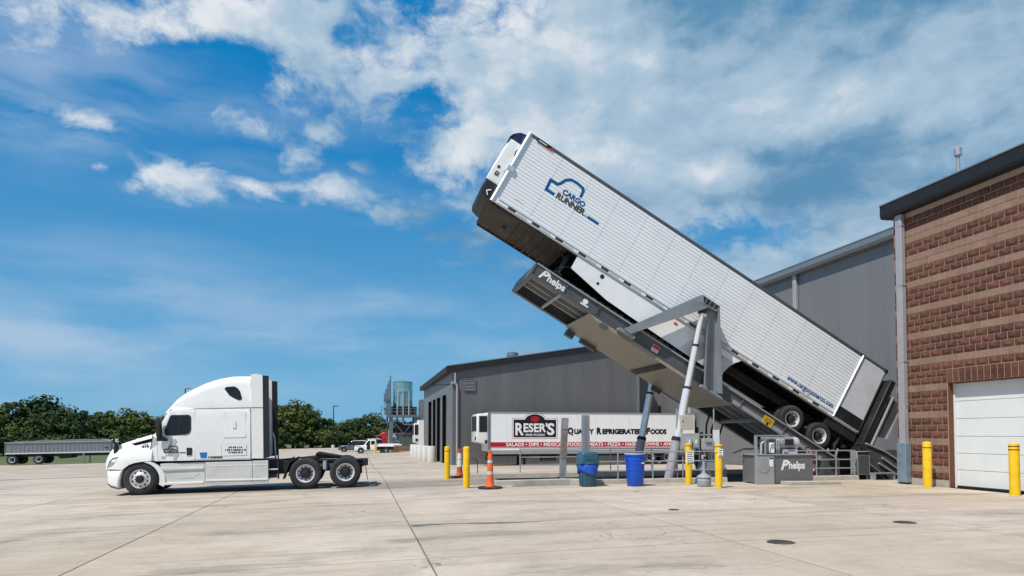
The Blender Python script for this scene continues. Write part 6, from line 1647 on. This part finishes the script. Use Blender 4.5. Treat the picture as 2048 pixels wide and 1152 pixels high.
# process tower with steel tank
def tower():
    v, u = 3.6, 106.5
    z0 = G(v, u)
    t = thing('process_tower', 'steel process tower with a round tank above a railed platform', 'tower', (v, u, z0))
    for x in (1.3, 4.9):
        for y in (0, 3.6): MB().box(x - 0.16, x + 0.16, y - 0.16, y + 0.16, 0, 5.4).build('leg', TOWER, t)
    MB().box(0.9, 1.25, -0.1, 0.4, 0, 5.3).build('duct', TOWER, t)
    MB().box(0.6, 5.6, -0.4, 4.0, 5.2, 5.55).build('platform', TOWER, t)
    MB().box(5.6, 7.6, 0.2, 2.0, 5.0, 8.0).build('side_module', PLATEL, t, smooth=0)
    c = (3.05, 1.8, 0)
    MB().lathe([(1.56, 6.9), (1.56, 10.8), (1.50, 10.86), (0.9, 11.05), (0.3, 11.2), (0.001, 11.2)], 28, c=c).build('tank', TANK, t)
    MB().lathe([(1.585, 9.0), (1.585, 9.06)], 28, c=c).lathe([(1.585, 10.7), (1.585, 10.8)], 28, c=c).build('tank_band', TOWER, t)
    MB().lathe([(1.5, 6.9), (0.5, 5.7), (0.5, 5.5)], 24, c=c).build('tank_cone', UNDER, t)
    for a in (200, 235, 270, 305, 340): MB().cyl((c[0] + 1.55 * math.cos(R(a)), c[1] + 1.55 * math.sin(R(a)), 5.5), (c[0] + 1.55 * math.cos(R(a)), c[1] + 1.55 * math.sin(R(a)), 7.1), 0.09).build('tank_leg', INKGREY, t)
    for dx, zt in ((-0.9, 9.2), (0.0, 9.4), (0.9, 9.2)): MB().tube([(c[0] + dx, 0.12, 5.6), (c[0] + dx, 0.12, zt)], 0.07, 8).build('pipe', INKGREY, t)
    MB().tube([(c[0] - 0.9, 0.12, 9.2), (c[0] - 0.5, 0.12, 9.5), (c[0] + 0.5, 0.12, 9.5), (c[0] + 0.9, 0.12, 9.2)], 0.05, 8).build('pipe', INKGREY, t)
    for i, (x, zt) in enumerate(((0.15, 8.9), (0.38, 9.6), (0.62, 10.3), (0.85, 10.9), (1.08, 11.7))):
        MB().cyl((x, 0.5, 6.2 + i * 0.1), (x, 0.5, zt), 0.10).build('stack_pipe', TOWER, t)
    MB().box(0.1, 1.2, 0.0, 1.2, 7.9, 8.7).build('manifold_box', TOWER, t)
    MB().cyl((0.35, 0.4, 6.6), (0.35, 0.4, 7.6), 0.28, 0.2).build('separator', TANK, t)
    for z in (6.05, 6.55): MB().tube([(0.6, -0.38, z), (5.6, -0.38, z)], 0.03, 6).build('handrail', TOWER, t)
    for i in range(8): MB().cyl((0.6 + i * 0.71, -0.38, 5.55), (0.6 + i * 0.71, -0.38, 6.55), 0.03, n=6).build('rail_post', TOWER, t)
    lp = MB().box(-0.35, 0.6, -0.3, 1.6, 4.3, 4.42).build('ladder_landing', TOWER, t)
    for x, y in ((-0.3, -0.25), (0.5, -0.25), (-0.3, 1.5)): MB().cyl((x, y, 4.4), (x, y, 6.9), 0.03, n=6).build('rail_post', TOWER, lp)
    for z in (5.0, 5.6, 6.2): MB().tube([(-0.3, -0.25, z), (0.5, -0.25, z)], 0.03, 6).tube([(-0.3, -0.25, z), (-0.3, 1.5, z)], 0.03, 6).build('handrail', TOWER, lp)
    MB().tube([(3.0, 0.3, 5.2), (3.0, 0.3, 4.2), (3.2, 0.3, 4.1), (5.4, 0.3, 4.1)], 0.12, 8).build('drain_pipe', INKGREY, t)
    MB().tube([(5.6, 0.6, 7.6), (8.6, 0.6, 7.6)], 0.15, 8).tube([(5.6, 1.2, 7.1), (8.6, 1.2, 7.1)], 0.2, 8).build('bridge_pipe', TANK, t)
    MB().box(5.6, 9, 0.3, 1.5, 6.2, 6.8).build('bridge_duct', CHASSIS, t)
    for x in (0.7, 2.2, 3.2, 5.4):
        MB().box(x - 0.11, x + 0.11, 1.6, 1.85, 0, 5.2).build('column', TOWER, t)
    for a, b in (((1.3, 0.4), (3.1, 2.6)), ((3.1, 2.6), (4.9, 0.4)), ((1.3, 4.9), (3.1, 2.6)), ((3.1, 2.6), (4.9, 4.9))):
        MB().beam((a[0], 0.0, a[1]), (b[0], 0.0, b[1]), 0.10, 0.10).build('brace', TOWER, t)
    MB().box(2.0, 4.9, 0.9, 3.2, 2.7, 4.4).build('hopper_box', CHASSIS, t, bevel=0.05)
    MB().box(1.2, 5.2, 0.6, 3.4, 5.6, 6.85).build('machine_house', CHASSIS, t)
    MB().box(0.2, 1.25, 0.2, 1.4, 5.55, 7.6).build('cyclone_house', TOWER, t, bevel=0.05)
    MB().box(5.1, 6.6, -0.2, 2.6, 4.4, 5.3).build('conveyor', TOWER, t)
    for z in (1.3, 2.6): MB().box(0.9, 5.1, -0.12, 0.05, z, z + 0.14).build('girt', TOWER, t)
    MB().beam((1.4, 0.1, 1.9), (2.8, 0.1, 0.0), 0.8, 0.15, up=(0, 1, 0)).build('stair', TOWER, t)
    return t
tower()
t = thing('transformer', 'dark green transformer box with bushings under the tower', 'transformer', (6.4, 104.5, G(6.4, 104.5)))
MB().box(0, 2.0, 0, 1.6, 0.1, 2.0).build('case', mat('transformer_green', (0.06, 0.09, 0.08), 0.5, var=0.1), t, bevel=0.04)
for x in (0.5, 0.9, 1.4): MB().cyl((x, 0.5, 2.0), (x, 0.5, 3.0), 0.10).build('bushing', CHASSIS, t)
MB().box(-0.1, 2.1, -0.1, 1.7, -0.05, 0.1).build('pad', CONC, t)
solo(MB().box(0, 3.2, 0, 0.15, 0, 2.7), 'screen_wall', mat('white_block', (0.5, 0.5, 0.49), 0.85, var=0.12, scale=1.5), 'pale screen wall standing behind the transformer', 'wall', (4.7, 109.8, G(4.7, 109.8)))

def light_pole():
    v, u = -5.2, 142.4
    t = thing('light_pole', 'tall dark parking-lot light pole before the trees', 'lamp post', (v, u, G(v, u)))
    MB().lathe([(0.32, 0.0), (0.32, 0.55), (0.30, 0.6), (0.001, 0.6)], 14).build('concrete_base', CONCW, t)
    MB().cyl((0, 0, 0.6), (0, 0, 8.6), 0.13, 0.09, 10).build('pole', BLACK, t)
    MB().box(0.0, 0.95, -0.18, 0.18, 8.45, 8.6).build('lamp_head', BLACK, t)
light_pole()

# ================================================================== trees
def leaf_material(name, a, b):
    m = bpy.data.materials.new(name); m.use_nodes = True
    nt = m.node_tree; N, L = nt.nodes.new, nt.links.new
    p = nt.nodes['Principled BSDF']
    oi = N('ShaderNodeObjectInfo'); geo = N('ShaderNodeNewGeometry')
    n = N('ShaderNodeTexNoise'); n.inputs['Scale'].default_value = 0.45; n.inputs['Detail'].default_value = 4; L(geo.outputs['Position'], n.inputs['Vector'])
    ad = N('ShaderNodeMath'); ad.operation = 'MULTIPLY_ADD'; L(oi.outputs['Random'], ad.inputs[0]); ad.inputs[1].default_value = 0.5; L(n.outputs['Fac'], ad.inputs[2])
    mr = N('ShaderNodeMapRange'); L(ad.outputs[0], mr.inputs[0]); mr.inputs[1].default_value = 0.45; mr.inputs[2].default_value = 1.05
    mx = N('ShaderNodeMix'); mx.data_type = 'RGBA'; L(mr.outputs[0], mx.inputs[0]); mx.inputs[6].default_value = (*a, 1); mx.inputs[7].default_value = (*b, 1)
    L(mx.outputs[2], p.inputs['Base Color']); p.inputs['Roughness'].default_value = 0.7
    p.inputs['Specular IOR Level'].default_value = 0.2
    return m
LEAF = leaf_material('leaves', (0.018, 0.044, 0.014), (0.085, 0.112, 0.024))

def crown_mesh(seed, rx, rz, low, nclump=46, nleaf=56):
    rg = random.Random(seed); mb = MB()
    for c in range(nclump):
        th, f = rg.uniform(0, 2 * math.pi), rg.uniform(-1, 1)
        rad = rg.uniform(0.55, 1.0)
        q = math.sqrt(1 - f * f)
        cx, cy, cz = rx * rad * q * math.cos(th), rx * rad * q * math.sin(th), low + rz + rz * rad * f * 0.95
        cr = rg.uniform(0.5, 1.05) * rx * 0.30
        for l in range(nleaf):
            d = Vector((rg.gauss(0, 1), rg.gauss(0, 1), rg.gauss(0, 1))).normalized() * cr * rg.uniform(0.55, 1.08)
            p = Vector((cx, cy, cz)) + Vector((d.x, d.y, d.z * 0.75))
            s = rg.uniform(0.16, 0.34)
            nrm = (d.normalized() + Vector((rg.uniform(-.6, .6), rg.uniform(-.6, .6), rg.uniform(-.2, .9)))).normalized()
            a = nrm.orthogonal().normalized(); b = nrm.cross(a)
            k = rg.uniform(0, 6.28); a, b = a * math.cos(k) + b * math.sin(k), b * math.cos(k) - a * math.sin(k)
            o = len(mb.v)
            mb.v += [tuple(p - a * s), tuple(p - b * s * 0.6), tuple(p + a * s), tuple(p + b * s * 0.6)]
            mb.f.append((o, o + 1, o + 2, o + 3)); mb.m.append(0)
    return mb.mesh('crown', LEAF, 0)
def trunk_mesh(seed, h, r):
    rg = random.Random(seed); mb = MB()
    pts = [Vector((0, 0, -0.2))]
    for i in range(5): pts.append(pts[-1] + Vector((rg.uniform(-.2, .2), rg.uniform(-.2, .2), h / 5)))
    for i in range(5): mb.cyl(pts[i], pts[i + 1], r * (1 - i * 0.16), r * (1 - (i + 1) * 0.16), 8)
    for k in range(6):
        b = pts[2 + k % 3]; a = rg.uniform(0, 6.28)
        e = b + Vector((math.cos(a) * h * .35, math.sin(a) * h * .35, h * .3))
        mb.cyl(b, e, r * 0.4, r * 0.1, 6)
    return mb.mesh('trunk', BARK, 60)
CROWNS = [crown_mesh(11, 3.3, 3.9, 0.9), crown_mesh(12, 3.9, 3.5, 0.6), crown_mesh(13, 2.9, 4.4, 1.2), crown_mesh(14, 4.4, 3.8, 0.5, 60), crown_mesh(15, 3.0, 2.6, 0.1, 36)]
CH = [8.7, 7.6, 10.0, 8.1, 5.3]
TRUNKS = [trunk_mesh(21 + i, CH[i] * 0.75, 0.24) for i in range(5)]
def tree(v, u, h, k, label, group='trees beyond the yard', w=1.0, rz=None):
    t = thing('broadleaf_tree', label, 'tree', (v, u, G(v, u) - 0.1), random.uniform(0, 6.28), group)
    s = h / CH[k]
    t.scale = (s * w, s * w, s)
    link('trunk', TRUNKS[k], t); link('crown', CROWNS[k], t)
    return t
rt = random.Random(5)
tree(-67.0, 151, 11.6, 0, 'tall dark tree at the left photo edge above the dump trailer', w=1.15)
tree(-62.3, 153, 11.4, 3, 'tall rounded tree right of the one at the left photo edge', w=1.2)
tree(-58.2, 150, 9.4, 1, 'shoulder-height tree stepping down from the tall pair at far left')
v = -78.0; i = 0
while v < -22:                          # dense front row, left of the truck
    h = 7.4 + rt.uniform(-0.9, 0.9)
    tree(v, 141 + rt.uniform(-4, 4) + (-v) * 0.10, h, rt.choice([0, 1, 3, 3]), 'leafy tree in the dense wood behind the dump trailer', 'trees in the left wood', w=1.15)
    v += rt.uniform(3.3, 4.6)
v = -80.0
while v < -22:
    tree(v, 152 + rt.uniform(-3, 5) + (-v) * 0.10, 8.2 + rt.uniform(-0.9, 0.8), rt.choice([0, 1, 3]), 'leafy tree in the dense wood behind the dump trailer', 'trees in the left wood', w=1.2)
    v += rt.uniform(4.5, 6.0)
v = -80.0
while v < -24:                          # undergrowth
    tree(v, 136 + rt.uniform(-2, 2) + (-v) * 0.10, 4.2 + rt.uniform(-0.6, 0.6), 4, 'low bushy tree at the foot of the wood behind the dump trailer', 'undergrowth of the left wood', w=1.2)
    v += rt.uniform(3.4, 4.8)
for v, u, h, k, w in ((-20.5, 151, 10.0, 3, 1.1), (-16.4, 150, 10.2, 0, 1.2), (-12.6, 149.5, 9.8, 3, 1.1), (-9.8, 149, 8.6, 1, 1.1), (-7.6, 148.5, 7.2, 0, 1.1), (-14.5, 158, 9.6, 1, 1.2)):
    tree(v, u, h, k, 'leafy tree in the rounded wood right of the truck cab', 'trees in the middle wood', w)
for v, u, h, k, w in ((-5.0, 150, 5.9, 1, 1.2), (-2.6, 149, 5.7, 3, 1.15), (0.3, 148, 6.8, 0, 1.25), (2.6, 147.5, 7.0, 3, 1.15), (5.2, 147, 5.9, 1, 1.2), (8.2, 147, 5.6, 3, 1.2), (11.5, 147, 5.4, 1, 1.2), (-0.8, 156, 6.2, 3, 1.2)):
    tree(v, u, h, k, 'leafy tree beyond the parked cars and the tower', 'trees behind the parked cars', w)
for v in (-21, -18, -15.2, -12.3, -9.4, -6.6, -3.8, -1, 1.8, 4.6, 7.4):
    tree(v, 145.5 + rt.uniform(-1, 1), 3.9 + rt.uniform(-0.5, 0.5), 4, 'low bush along the far edge of the yard', 'bushes along the far yard edge', w=1.15)
